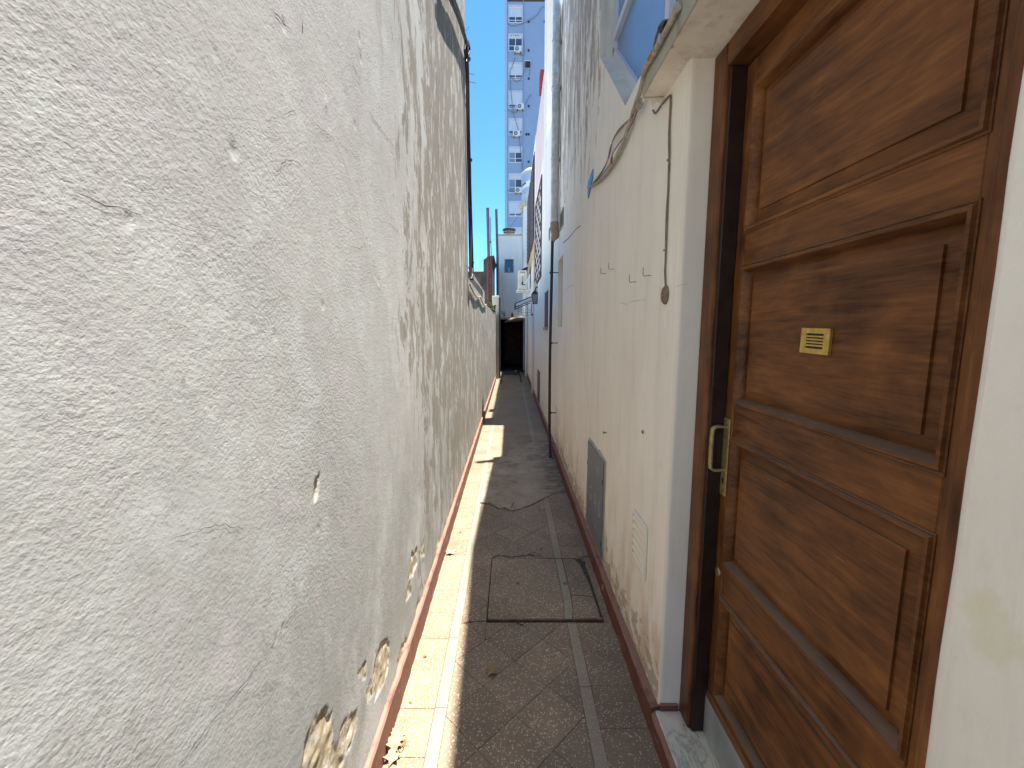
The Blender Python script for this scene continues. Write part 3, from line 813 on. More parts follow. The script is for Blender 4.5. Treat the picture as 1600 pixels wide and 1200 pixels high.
lw.quad((XL - .2, LOW_END, -.02), (XL - .004, LOW_END, -.02), (XL - .004, LOW_END, LOW_TOP), (XL - .2, LOW_END, LOW_TOP))
lwo = lw.build('garden_wall', M['left'], smooth=True, label='lower streaky white wall continuing past the end of the tall left wall', cat='wall')
skirting('skirting', BL, XL - 0.02, LEFT_END, 12.9, 0.138, lwo, seed=4)
# ragged mortar lip on the wall top, and boards standing behind a rail above it
fence = empty('board_screen', (XL - .1, 6.4, LOW_TOP), 'low screen of weathered grey boards under a pale rail on the wall top', 'screen')
yb = LEFT_END + 0.06
while yb < 7.9:
    w = random.uniform(0.26, 0.34); mb = MB(); dz = random.uniform(-.01, .008)
    mb.box(XL - 0.055, XL - 0.035, yb, min(yb + w - 0.012, 7.95), LOW_TOP - 0.04, 2.255 + dz, 0.003)
    mb.build('board', M['board'], fence); yb += w
mb = MB(); mb.tube([(XL - .03, LEFT_END + .02, 2.30), (XL - .03, 6.4, 2.275), (XL - .03, 8.0, 2.265)], 0.013, 8); mb.build('rail', M['metalw'], fence, smooth=True)
mb = MB(); mb.tube([(XL - .03, 8.0, 2.27), (XL - .03, 8.0, 2.02)], 0.013, 8); mb.build('post', M['metalw'], fence, smooth=True)
mb = MB(); pts = []
for i in range(60):
    y = LEFT_END + 0.02 + i * 0.055; pts.append((XL + 0.012, y, LOW_TOP + 0.02 - 0.05 * math.sin(min(1, (i % 30) / 29) * math.pi) - 0.004 * i / 10))
mb.tube(pts, 0.009, 6)
mb.build('wall_cable', M['cord'], smooth=True, label='pale cable sagging along the top of the lower left wall', cat='cable')

# ------------------------------------------------------------------ black cables at the end of the tall wall
def smooth_path(pts, k=6):
    pts = [Vector(p) for p in pts]; out = []
    for i in range(len(pts) - 1):
        p0, p1, p2, p3 = pts[max(i - 1, 0)], pts[i], pts[i + 1], pts[min(i + 2, len(pts) - 1)]
        for j in range(k):
            t = j / k
            out.append(0.5 * ((2 * p1) + (p2 - p0) * t + (2 * p0 - 5 * p1 + 4 * p2 - p3) * t * t + (3 * p1 - p0 - 3 * p2 + p3) * t ** 3))
    out.append(pts[-1]); return out
cb = empty('cable_bundle', (XL, LEFT_END, 2.1), 'bundle of black cables hanging down the far corner of the tall left wall', 'cables')
def cpt(px, py, x=XL + 0.035): return onx(px, py, x)
paths = [
    ([(690, -40), (706, 0), (718, 30), (727, 60), (729, 80), (730, 95), (731, 130), (732, 200), (734, 280), (736, 350), (738, 420), (737, 436)], 0.017),
    ([(693, -40), (712, 5), (722, 35), (728, 62), (733, 72), (733, 84), (730, 92), (731, 130), (733, 210), (735, 300), (736, 360), (735, 432)], 0.012),
    ([(687, -40), (703, 0), (715, 28), (726, 61), (731, 64), (734, 74), (732, 86), (729, 94), (729, 110), (732, 200), (735, 320), (737, 405), (736, 440)], 0.008),
    ([(730, 62), (726, 75), (727, 90), (729, 120), (730, 200), (732, 300), (734, 400), (734, 430)], 0.009),
    ([(733, 230), (735, 255), (735.5, 290), (735, 330), (737, 380), (738, 415), (736, 436)], 0.008)]
for pts, r in paths:
    mb = MB(); mb.tube(smooth_path([cpt(*p) for p in pts], 5), r, 7); mb.build('cable', M['cable'], cb, smooth=True)
for a, b in (((731, 114), (738, 117)), ((731, 127), (741, 130)), ((728, 48), (730, 42))):
    mb = MB(); mb.tube([cpt(*a), cpt(*b) + Vector((0.02, 0, 0))], 0.0035, 5); mb.build('loose_end', M['cable'], cb)
for py in (92, 250, 410):
    p = cpt(731 + (py - 92) * 0.018, py); mb = MB(); mb.lathe([(0.028, -0.012), (0.03, 0), (0.028, 0.012)], p, 10); mb.build('clip', M['cable'], cb)

# ------------------------------------------------------------------ right house: wall with openings
house = empty('house', (XR, 2.5, 0), 'cream plastered house with a walnut front door on the right of the passage', 'house')
DY0, DY1, DTOP = 0.512, 1.446, 2.41         # door opening
REV = 0.077                                 # depth of the reveal
# parapet profile along the passage
def parapet(y):
    pr = [(-1.3, 4.92), (1.2, 5.02), (2.4, 5.28), (3.1, 5.50), (4.3, 5.26), (4.7, 5.18), (5.0, 5.12), (A_END, 5.10)]
    for (a, za), (b, zb) in zip(pr, pr[1:]):
        if a <= y <= b: return za + (zb - za) * (y - a) / (b - a)
    return 5.10
win = [onx(937, 88, XR), onx(975, 147, XR)]
WY1, WZc = win[0].y, win[0].z               # far jamb and where the corner is cut
WYc, WZ0 = win[1].y, win[1].z
WZ0 = 2.66; WYc = WY1 - (WZc - WZ0) * 1.08
WY0 = 1.05; WZ1 = 4.3
n0_, n1_ = onx(866, 512, XR), onx(880, 400, XR)
NY0, NY1, NZ0, NZ1 = n1_.y, onx(866.5, 500, XR).y - 0.02, onx(872, 511, XR).z, onx(873, 407, XR).z
NY1 = min(NY1, A_END - 0.12)
win_loop = [(XR, WY1, WZc), (XR, WY1, WZ1), (XR, WY0, WZ1), (XR, WY0, WZ0), (XR, WYc, WZ0)]
RAD = 0.014
outer = [(XR, -1.3, -0.25), (XR, DY0 - RAD, -0.25), (XR, DY0 - RAD, DTOP), (XR, DY1 + RAD, DTOP), (XR, DY1 + RAD, -0.25), (XR, A_END, -0.25)] + \
        [(XR, y, parapet(y)) for y in (A_END, 5.0, 4.7, 4.3, 3.1, 2.4, 1.2, -1.3)]
wb = MB()
fill_with_holes(wb.bm, [outer, win_loop, [(XR, NY0, NZ0), (XR, NY0, NZ1), (XR, NY1, NZ1), (XR, NY1, NZ0)]])
# far end return and top
wb.quad((XR, A_END, -.25), (XR + .3, A_END, -.25), (XR + .3, A_END, parapet(A_END)), (XR, A_END, parapet(A_END)))
tp = [(XR, y, parapet(y)) for y in (A_END, 5.0, 4.7, 4.3, 3.1, 2.4, 1.2, -1.3)]
for a, b in zip(tp, tp[1:]): wb.quad(a, b, (XR + .3, b[1], b[2]), (XR + .3, a[1], a[2]))
for a, b in zip(tp, tp[1:]): wb.quad((XR + .3, a[1], -.25), (XR + .3, b[1], -.25), (XR + .3, b[1], b[2]), (XR + .3, a[1], a[2]))
# niche
ND = 0.05
for a, b in (((NY0, NZ0), (NY0, NZ1)), ((NY0, NZ1), (NY1, NZ1)), ((NY1, NZ1), (NY1, NZ0)), ((NY1, NZ0), (NY0, NZ0))):
    wb.quad((XR, *a), (XR, *b), (XR + ND, *b), (XR + ND, *a))
hw = wb.build('wall', M['right'], house)
mb = MB(); mb.quad((XR + ND, NY0, NZ0), (XR + ND, NY1, NZ0), (XR + ND, NY1, NZ1), (XR + ND, NY0, NZ1))
mb.build('niche', M['jambstone'], house)
# rounded arrises into the reveal and the reveal itself
def arris(yc, sgn):
    pts = []
    for k in range(6):
        a = math.pi / 2 * k / 5
        pts.append((XR + RAD - RAD * math.cos(a), yc + sgn * (RAD - RAD * math.sin(a))))
    pts.append((XR + REV + 0.05, yc))
    return pts
for yc, sgn, mk_ in ((DY1, 1, 'reveal'), (DY0, -1, 'right')):
    pts = arris(yc, sgn); rv = MB(); prev = None
    for z in nonuni([(0.10, DTOP, 0.06)]):
        row = []
        for i, (x, yy) in enumerate(pts):
            k = 0 if i == 0 else 1
            row.append(rv.bm.verts.new((x + k * 0.0015 * mnoise.noise(Vector((x * 9, yy * 9, z * 5))), yy + k * 0.0025 * mnoise.noise(Vector((x * 9, 3, z * 6))), z)))
        if prev:
            for k in range(len(pts) - 1): rv.bm.faces.new([prev[k], prev[k + 1], row[k + 1], row[k]])
        prev = row
    rv.build('reveal', M[mk_], house, smooth=True)
# canopy slab over the door: fascia and flaking soffit run back to the frame
CF = 0.487
mb = MB(); mb.box(CF, XR + 0.001, -0.35, 1.675, DTOP, DTOP + 0.098, 0.004, seg=2)
for v in mb.bm.verts: v.co.z += 0.004 * mnoise.noise(v.co * 4)
mb.build('canopy_slab', M['ledge'], house)
mb = MB(); yy_ = nonuni([(-0.345, 1.668, 0.03)]); xx_ = nonuni([(CF + .004, XR + REV + .05, 0.02)])
gr = [[mb.bm.verts.new((x, y, DTOP - 0.002 + 0.003 * mnoise.noise(Vector((x * 14, y * 14, 1))))) for y in yy_] for x in xx_]
for i in range(len(xx_) - 1):
    for j in range(len(yy_) - 1):
        if xx_[i + 1] > XR + 0.004 and not (DY0 - 0.02 < yy_[j] < DY1 - 0.01): continue
        mb.bm.faces.new([gr[i][j], gr[i + 1][j], gr[i + 1][j + 1], gr[i][j + 1]])
mb.build('soffit', M['soffit'], house)
# ragged plaster tongue at the canopy's far end
mb = MB(); mb.prism([(CF + .006, 1.676, DTOP + .09), (XR, 1.676, DTOP + .09), (XR, 1.676, DTOP - .028), (XR - .022, 1.676, DTOP - .008), (XR - .04, 1.676, DTOP - .03), (XR - .052, 1.676, DTOP - .006), (CF + .006, 1.676, DTOP - .012)], (0, 0.012, 0))
mb.build('canopy_end', M['soffit'], house)

# window in the wall above: deep cut-cornered surround, frame, transom, obscure glass
WD = 0.13
lp = [(WY1, WZ1), (WY1, WZc), (WYc, WZ0), (WY0, WZ0), (WY0, WZ1)]
wr = MB()
for a, b in zip(lp, lp[1:] + lp[:1]): wr.quad((XR, *a), (XR, *b), (XR + WD, *b), (XR + WD, *a))
winp = wr.build('window', M['jambstone'], house)
def bar_yz(a, b, w, x0, x1):
    a, b = Vector((0, *a)), Vector((0, *b)); d = (b - a).normalized(); s = Vector((0, -d.z, d.y)) * w / 2
    mb = MB(); mb.prism([Vector((x0, 0, 0)) + p for p in (a + s, b + s, b - s, a - s)], (x1 - x0, 0, 0), 0.002); return mb
for a, b in (((WY1 - .025, WZ1), (WY1 - .025, WZc)), ((WY1 - .02, WZc + .012), (WYc, WZ0 + .03)), ((WYc, WZ0 + .025), (WY0, WZ0 + .025))):
    bar_yz(a, b, 0.05, XR + WD - .05, XR + WD - .01).build('window_frame', M['shutter'], winp)
tz = onx(969, 47, XR + WD - .03).z
bar_yz((WY1 - .05, tz), (WY0, tz), 0.045, XR + WD - .055, XR + WD - .012).build('transom', M['shutter'], winp)
my = onx(1051, 20, XR + WD - .03).y
bar_yz((my, WZ0 + .05), (my, WZ1), 0.05, XR + WD - .054, XR + WD - .014).build('mullion', M['shutter'], winp)
mb = MB(); mb.prism([(XR + WD - .028, *p) for p in lp], (0.006, 0, 0)); mb.build('pane', M['glass'], winp)

# step, skirting
mb = MB(); mb.box(BR + 0.016, XR + REV + .10, DY0 + .002, DY1 - .002, -0.2, 0.100, 0.004, seg=2); mb.build('step', M['marble'], house)
skirting('skirting', BR, XR + 0.02, DY1 + 0.0, A_END - 0.02, 0.112, house, seed=6)
skirting('skirting', BR, BR + 0.0155, DY0 - .002, DY1 - .002, 0.092, house, seed=8)
skirting('skirting', BR, XR + 0.02, -1.28, DY0 - .004, 0.112, house, seed=9)
mb = MB(); mb.box(XR + .004, XR + REV - .004, DY1 - .010, DY1 + .004, 0.099, 0.128, 0.003); mb.build('reveal_skirting', M['red'], house)

# ------------------------------------------------------------------ front door
XF = XR + REV                     # front of the frame
XD = 0.708                        # face of the door leaf
JW = 0.081
LY0, LY1 = DY0 + JW, DY1 - JW     # leaf width
LZ0, LZ1 = 0.105, DTOP - 0.075
door = MB().box(XD + .022, XD + .040, LY0 + .003, LY1 - .003, LZ0, LZ1).build('door', M['wood_h'], house)
tag(door, 'dark walnut door of four raised panels with brass fittings')
def part(name, m, args, b=0.002):
    mb = MB(); mb.box(*args, b); return mb.build(name, M[m], door)
for y0, y1 in ((DY1 - JW, DY1 - .001), (DY0 + .001, DY0 + JW)):
    part('door_frame', 'wood_v', (XF, XD + .05, y0, y1, 0.101, DTOP - .004), 0.005)
part('door_frame', 'wood_h', (XF + .001, XD + .05, LY0 + .0005, LY1 - .0005, LZ1 + .003, DTOP - .005), 0.004)
part('stop_bead', 'darkwood', (XF + .010, XD - .001, LY1 - .012, LY1 - .0005, LZ0 - .003, LZ1), 0.003)  # dark strip standing in for the shadow gap beside the leaf
PY0, PY1 = 0.660, 1.310           # panel openings
part('stile', 'wood_v', (XD, XD + .030, PY1, LY1 - .004, LZ0, LZ1 - .002))
part('stile', 'wood_v', (XD, XD + .030, LY0 + .002, PY0, LZ0, LZ1 - .002))
PZ = [(1.844, 2.257), (1.318, 1.744), (0.780, 1.210), (0.290, 0.662)]
edges = [LZ1 - .002] + [v for a, b in PZ for v in (b, a)] + [LZ0]
for i in range(0, len(edges), 2):
    part('rail', 'wood_h', (XD + .0008, XD + .030, PY0 + .0005, PY1 - .0005, edges[i + 1], edges[i]))
def ring_mould(y0, y1, z0, z1, prof):
    """mitred moulding: profile of (inset, x) swept round a rectangle"""
    mb = MB(); rows = []
    for ins, x in prof:
        rows.append([mb.bm.verts.new(p) for p in ((x, y0 + ins, z0 + ins), (x, y1 - ins, z0 + ins), (x, y1 - ins, z1 - ins), (x, y0 + ins, z1 - ins))])
    for a, b in zip(rows, rows[1:]):
        for k in range(4): mb.bm.faces.new([a[k], a[(k + 1) % 4], b[(k + 1) % 4], b[k]])
    return mb
for z0, z1 in PZ:
    ring_mould(PY0, PY1, z0, z1, [(-0.004, XD + .012), (-0.004, XD - .002), (-0.002, XD - .0035), (0.001, XD - .001), (0.004, XD - .006), (0.011, XD - .0055), (0.016, XD + .002), (0.020, XD + .013), (0.022, XD + .021), (0.022, XD + .026)]).build('moulding', M['wood_h'], door, smooth=True)
    mb = ring_mould(PY0, PY1, z0, z1, [(0.018, XD + .0218), (0.018, XD + .0215), (0.0235, XD + .0210), (0.052, XD + .0125), (0.0525, XD + .0065)])
    bm = mb.bm; bm.verts.ensure_lookup_table(); bm.faces.new([bm.verts[i] for i in range(16, 20)])
    mb.build('panel', M['wood_h'], door)
mb = MB(); mb.box(XD - .008, XD - .001, LY0 + .004, LY1 - .006, 0.102, 0.252, 0.002); mb.build('kick_plate', M['zinc'], door)
# weather bar above the plate
mb = MB(); mb.prism([(XD - .001, LY0 + .004, 0.254), (XD - .009, LY0 + .004, 0.254), (XD - .008, LY0 + .004, 0.260), (XD - .001, LY0 + .004, 0.274)], (0, LY1 - LY0 - .012, 0)); mb.build('weather_bar', M['wood_h'], door)
# brass grille on the second panel
XP = XD + .0068
ga = onx(1257, 516, XP); gb = onx(1300, 548, XP)
gy0, gy1 = min(ga.y, gb.y) + .001, max(ga.y, gb.y); gz1 = 1.556; gz0 = 1.497
gc = Vector((XP, (gy0 + gy1) / 2, (gz0 + gz1) / 2)); hw_, hh_ = (gy1 - gy0) / 2, (gz1 - gz0) / 2
rot = Matrix.Translation(gc) @ Matrix.Rotation(math.radians(1.5), 4, 'X')
gm = MB()
sw, sh = hw_ * 0.60, hh_ * 0.60
for a in ((-.0075, -.001, -hw_, -sw, -hh_, hh_), (-.0075, -.001, sw, hw_, -hh_, hh_), (-.0075, -.001, -sw, sw, sh, hh_), (-.0075, -.001, -sw, sw, -hh_, -sh)): gm.box(*a, mtx=rot)
for k in range(4):
    z = -sh + (k + 1) * 2 * sh / 5; gm.box(-.0072, -.001, -sw, sw, z - sh * .105, z + sh * .105, mtx=rot)
gm.build('grille', M['brass'], door)
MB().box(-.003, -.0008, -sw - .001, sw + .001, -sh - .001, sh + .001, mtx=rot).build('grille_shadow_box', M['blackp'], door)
# pull handle on its backplate
hy = 1.338
mb = MB(); mb.box(XD - .0045, XD - .0002, hy - .019, hy + .019, 1.008, 1.268, 0.0015, seg=2); pl = mb.build('handle_plate', M['oldbrass'], door)
mb = MB(); hp = [(XD - .004, hy + .004, 1.238), (XD - .030, hy + .004, 1.240), (XD - .042, hy + .004, 1.235), (XD - .047, hy + .004, 1.222), (XD - .048, hy + .004, 1.17), (XD - .047, hy + .004, 1.108), (XD - .042, hy + .004, 1.096), (XD - .030, hy + .004, 1.092), (XD - .004, hy + .004, 1.094)]
path = smooth_path(hp, 4); prev = None
for i, p in enumerate(path):
    d = (path[min(i + 1, len(path) - 1)] - path[max(i - 1, 0)]).normalized(); nrm = d.cross(Vector((0, 1, 0)))
    ring = [mb.bm.verts.new(p + Vector((0, sy * .0095, 0)) + nrm * sn * .0042) for sy, sn in ((-1, -.6), (-.7, -1), (.7, -1), (1, -.6), (1, .6), (.7, 1), (-.7, 1), (-1, .6))]
    if prev:
        for k in range(8): mb.bm.faces.new([prev[k], prev[(k + 1) % 8], ring[(k + 1) % 8], ring[k]])
    else: mb.bm.faces.new(ring)
    prev = ring
mb.bm.faces.new(prev[::-1]); mb.build('handle', M['oldbrass'], door, smooth=True)
mb = MB(); mb.lathe([(0.0062, -.0052), (0.0062, -.0046)], (XD, hy + .001, 1.062), 14, 'X'); mb.box(XD - .0052, XD - .0046, hy - .0025, hy + .0045, 1.045, 1.06); mb.build('keyhole', M['blackp'], door)
for z in (1.257, 1.019):
    mb = MB(); mb.lathe([(0.0038, -.0062), (0.0042, -.0045)], (XD, hy, z), 10, 'X'); mb.build('screw', M['screw'], door)
mb = MB(); mb.lathe([(0.006, -.005), (0.013, -.0045), (0.0145, -.003), (0.015, -.0002)], (XD, 1.337, 0.735), 16, 'X'); mb.build('lock_cylinder', M['oldbrass'], door, smooth=True)
mb = MB(); mb.box(XD - .0056, XD - .0048, 1.335, 1.339, 0.730, 0.741); mb.build('key_slot', M['blackp'], door)

# ------------------------------------------------------------------ small things on the right wall
R1 = Vector((-1, 0, 0))
def wall_pt(px, py, off=0.0): return onx(px, py, XR - off)
for pts, w in (([(879, 380), (888, 373), (900, 358), (908, 352)], 0.006), ([(898, 448), (905, 490), (911, 545), (914, 580), (921, 640), (924, 685)], 0.0018), ([(884, 455), (890, 447), (897, 446)], 0.0018),
               ([(970, 473), (980, 476), (990, 470), (1010, 468)], 0.0007), ([(950, 330), (953, 460), (951, 560)], 0.0009), ([(876, 700), (884, 725), (888, 745)], 0.006), ([(1005, 648), (1008, 635)], 0.0006), ([(1056, 447), (1075, 443)], 0.0005)):
    ribbon([wall_pt(*p) for p in pts], w, nrm=R1, lift=0.001, jitter=0.0025, step=0.012).build('crack', M['crack'], hw)
# gas cabinet
a, b = onx(921, 693, XR), onx(943, 872, XR)
GY1, GY0, GZ1, GZ0 = onx(919.5, 760, XR).y, onx(944, 790, XR).y, onx(932, 703, XR).z, onx(932, 849, XR).z
gas = empty('gas_cabinet', (XR, (GY0 + GY1) / 2, GZ0), 'grey metal meter cabinet door with worn lettering set low in the cream wall', 'meter cabinet')
mb = MB(); mb.box(XR - .006, XR + .02, GY0 - .012, GY1 + .012, GZ0 - .012, GZ1 + .012, .002); mb.build('frame', M['zinc'], gas)
mb = MB(); mb.box(XR - .013, XR - .0055, GY0, GY1, GZ0, GZ1, .003, seg=2); mb.build('door', M['greymetal'], gas)
for y, z in ((GY0 + .012, GZ1 - .13), (GY1 - .012, GZ1 - .16), (GY0 + .012, GZ0 + .09)):
    mb = MB(); mb.box(XR - .0145, XR - .012, y - .009, y + .009, z - .016, z + .016, .001); mb.build('latch_slot', M['blackp'], gas)
def letters(body, size, loc, parent, mat_):
    cu = bpy.data.curves.new('lettering', 'FONT'); cu.body = body; cu.size = size; cu.extrude = 0.0006; cu.align_x = 'CENTER'
    o = bpy.data.objects.new('tmp', cu); COL.objects.link(o)
    bpy.context.view_layer.update()
    me = bpy.data.meshes.new_from_object(o); bpy.data.objects.remove(o)
    me.transform(Matrix.Translation(loc) @ Matrix(((0, 0, -1, 0), (-1, 0, 0, 0), (0, 1, 0, 0), (0, 0, 0, 1))))
    return link_mesh('lettering', me, mat_, parent)
gw = GY1 - GY0; gm_ = (GY0 + GY1) / 2
letters('G A S', gw * 0.30, Vector((XR - .0138, gm_ - gw * .05, GZ1 - gw * 0.75)), gas, M['worn'])
for yy, zz, w in ((0.32, -.20, .13), (0.30, -.24, .10), (-.22, -.18, .14), (-.20, -.22, .16), (-.23, -.26, .12)):
    mb = MB(); mb.box(XR - .0142, XR - .0132, gm_ + yy * gw - w * gw / 2, gm_ + yy * gw + w * gw / 2, GZ1 + zz * gw, GZ1 + zz * gw + .007); mb.build('worn_mark', M['worn'], gas)
for yy, zz, w in ((0.25, .30, .10), (0.22, .26, .12), (-.12, .25, .16), (-.15, .21, .12)):
    mb = MB(); mb.box(XR - .0142, XR - .0132, gm_ + yy * gw - w * gw / 2, gm_ + yy * gw + w * gw / 2, GZ0 + zz * gw, GZ0 + zz * gw + .007); mb.build('worn_mark', M['worn'], gas)
# broken plaster round the cabinet
mb = MB()
rr = random.Random(4); ring_o = []; ring_i = []
for t in range(48):
    u = t / 48 * 4; s = int(u); f = u - s
    c4 = [(GY0 - .012, GZ0 - .012), (GY1 + .012, GZ0 - .012), (GY1 + .012, GZ1 + .012), (GY0 - .012, GZ1 + .012)]
    p, q = c4[s], c4[(s + 1) % 4]; y, z = p[0] + (q[0] - p[0]) * f, p[1] + (q[1] - p[1]) * f
    oy, oz = [(0, -1), (1, 0), (0, 1), (-1, 0)][s]
    e = rr.uniform(.002, .022) if s != 0 else rr.uniform(.001, .006)
    ring_i.append(mb.bm.verts.new((XR - .0025, y - oy * .004, z - oz * .004))); ring_o.append(mb.bm.verts.new((XR - .0018, y + oy * e, z + oz * e)))
for k in range(48): mb.bm.faces.new([ring_i[k], ring_i[(k + 1) % 48], ring_o[(k + 1) % 48], ring_o[k]])
mb.build('broken_plaster', M['pillar'], hw)

def louvre(name, y0, y1, z0, z1, nsl, label, matk='reveal', dark=False):
    r = empty(name, (XR, (y0 + y1) / 2, z0), label, 'wall vent')
    fw = 0.012
    mb = MB()
    for a in ((y0, y0 + fw, z0, z1), (y1 - fw, y1, z0, z1), (y0 + fw, y1 - fw, z0, z0 + fw), (y0 + fw, y1 - fw, z1 - fw, z1)): mb.box(XR - .012, XR - .0008, *a, .002)
    mb.build('frame', M[matk], r)
    mb = MB(); mb.box(XR - .0022, XR - .0012, y0 + fw, y1 - fw, z0 + fw, z1 - fw); mb.build('backing', M['blackp' if dark else 'crack'], r)
    hz = (z1 - z0 - 2 * fw) / nsl
    for k in range(nsl):
        z = z0 + fw + hz * k
        mb = MB(); mb.prism([(XR - .0026, y0 + fw, z + hz * .80), (XR - .0115, y0 + fw, z + hz * .38), (XR - .0115, y0 + fw, z + hz * .12), (XR - .0026, y0 + fw, z + hz * .50)], (0, y1 - y0 - 2 * fw, 0))
        mb.build('slat', M[matk], r)
    return r
v0, v1 = onx(990, 850, XR), onx(1012, 850, XR)
louvre('wall_vent', v1.y, v0.y, onx(1001, 892, XR).z, onx(1001, 808, XR).z, 6, 'white plaster wall vent with slanted slats between the door and the grey cabinet')
louvre('wall_vent', onx(874, 650, XR).y, onx(868, 650, XR).y, onx(871, 663, XR).z, onx(871, 637, XR).z, 6, 'small pale wall vent low on the cream wall beside the thin drainpipe')
louvre('wall_vent', onx(881, 345, XR).y, onx(876, 345, XR).y, onx(878, 357, XR).z, onx(878, 331, XR).z, 5, 'small dark wall vent high on the cream wall by the bend of the fat pipe', 'ledge', True)

# four bent hooks
hooks = [(947, 427, 'lowest', 'first bent wire hook from the left in the cream wall'), (960, 420, '', 'highest of the bent wire hooks in the cream wall, second from the left'),
         (994, 440, '', 'lowest of the bent wire hooks in the cream wall, third from the left'), (1017, 430, '', 'bent wire hook nearest the round bell plate and its wire')]
hook_proto = None
for px, py, _, lab in hooks:
    p = wall_pt(px, py)
    if hook_proto is None:
        mb = MB(); mb.tube(smooth_path([(0.004, 0, 0), (-.016, 0, -.002), (-.026, .004, -.003), (-.030, .006, .006), (-.030, .007, .032)], 4), 0.0016, 6)
        me_ = mb.build('wall_hook', M['screw'], smooth=True)
        hook_proto = me_
        o = me_
    else: o = copy_obj(hook_proto)
    o.location = p; o['label'] = lab; o['category'] = 'hook'; o['group'] = 'bent hooks in the cream wall'
p = wall_pt(948, 676); mb = MB(); mb.tube([p + Vector((.004, 0, 0)), p + Vector((-.02, 0, 0))], .003, 6); mb.lathe([(.008, -.02), (.008, -.016)], p, 10, 'X')
mb.build('wall_screw', M['screw'], label='pale screw eye in the cream wall above the grey cabinet', cat='screw')
p = wall_pt(1005, 675); mb = MB(); mb.lathe([(.003, -.006), (.0075, -.005), (.008, -.001)], p, 10, 'X')
mb.build('wall_screw', M['screw'], smooth=True, label='dark plugged screw in the cream wall to the left of the door handle', cat='screw')

# bell plate with its wire
bell = empty('bell_push', wall_pt(1041, 461), 'round brown bell push hanging on its wire beside the door', 'bell')
p = wall_pt(1041, 461)
mb = MB(); mb.lathe([(.010, -.014), (.024, -.012), (.029, -.006), (.030, -.0005)], p, 20, 'X')
for v in mb.bm.verts: v.co.z = p.z + (v.co.z - p.z) * 1.15
mb.build('base', M['browncord'], bell, smooth=True)
mb = MB(); mb.lathe([(.006, -.019), (.009, -.017), (.010, -.012)], p, 14, 'X'); mb.build('button', M['leafbrown'], bell, smooth=True)
mb = MB(); mb.tube(smooth_path([wall_pt(*q, .005) for q in ((1020, 172), (1024, 177), (1032, 166), (1046, 150), (1048, 156), (1046, 200), (1046, 240), (1045, 260), (1043, 320), (1040, 400), (1039, 425), (1040, 448), (1041, 455))], 5), 0.0036, 6)
mb.build('wire', M['browncord'], bell, smooth=True)
mb = MB(); mb.tube(smooth_path([wall_pt(*q, .004) for q in ((1047, 158), (1044.5, 210), (1045, 250), (1046, 262), (1041, 330), (1039.5, 390))], 5), 0.0022, 5)
mb.build('wire', M['browncord'], bell, smooth=True)
for q in ((1045.5, 250), (1040, 391)):
    p = wall_pt(*q); mb = MB(); mb.box(p.x - .008, p.x, p.y - .005, p.y + .005, p.z - .003, p.z + .003); mb.build('clip', M['cord'], bell)

# cable bundle from the canopy to the blue tag
cbl = empty('wall_cables', wall_pt(925, 288), 'twisted painted cables drooping from the door canopy to a blue tag', 'cables')
def cp(px, py, x): return onx(px, py, x)
main = [cp(1060, 10, CF - .012), cp(1040, 50, CF - .012), cp(1022, 84, CF - .012), cp(1006, 112, CF - .010), cp(1002, 140, CF + .004)]
end = [wall_pt(992, 165, .02), wall_pt(984, 195, .02), wall_pt(972, 228, .018), wall_pt(955, 262, .015), wall_pt(938, 282, .012), wall_pt(926, 290, .01)]
for k, (m, r, j, loop) in enumerate((('cord', .0085, 0, 0), ('cord', .0065, 3, 4))):
    rg = random.Random(k)
    pts = [p + Vector((rg.uniform(-.004, .004), rg.uniform(-.006, .006), j * .003)) for p in main]
    pts += [p + Vector((0, loop * .006 * math.sin(math.pi * (i + .5) / len(end)), j * .0015 + loop * .0012 * math.sin(math.pi * (i + .5) / len(end)))) for i, p in enumerate(end)]
    mb = MB(); mb.tube(smooth_path(pts, 5), r, 7); mb.build('cable', M[m], cbl, smooth=True)
mb = MB(); mb.tube(smooth_path([cp(1022, 84, CF - .014), cp(1024, 62, CF - .015), cp(1034, 36, CF - .01), cp(1044, 32, CF + .01), cp(1054, 30, CF + .03)], 5), .0045, 6); mb.build('cable', M['browncord'], cbl, smooth=True)
for m, rr_, pp in (('browncord', .0042, [(999, 163), (986, 184), (967, 203), (957, 222), (951, 246), (941, 268), (927, 287)]), ('cord', .0034, [(1000, 165), (981, 190), (963, 212), (953, 232), (949, 252), (936, 274), (925, 288)]),
                   ('browncord', .003, [(998, 168), (984, 200), (966, 226), (957, 240), (955, 252), (948, 264), (930, 285)])):
    mb = MB(); mb.tube(smooth_path([wall_pt(*q, .022 - .012 * i / len(pp)) for i, q in enumerate(pp)], 5), rr_, 6); mb.build('cable', M[m], cbl, smooth=True)
mb = MB(); mb.tube([cp(1016, 92, CF - .012), cp(1022, 82, CF - .012)], .0105, 8); mb.build('orange_joint', M['orange'], cbl, smooth=True)
mb = MB(); mb.tube([wall_pt(955, 256, .026), wall_pt(956, 245, .026)], .006, 8); mb.build('orange_joint', M['orange'], cbl, smooth=True)
mb = MB(); mb.tube([cp(1034, 44, CF - .012), cp(1042, 40, CF - .006)], .014, 8); mb.build('junction', M['blackp'], cbl, smooth=True)
mb = MB(); mb.tube([cp(1001.5, 158, XR - .03), cp(998, 166, XR - .022)], .014, 8); mb.build('binding', M['cord'], cbl, smooth=True)
ty1, ty0 = wall_pt(920, 290).y, wall_pt(927, 285).y
mb = MB(); za = wall_pt(923, 275).z; zb = wall_pt(922, 307).z
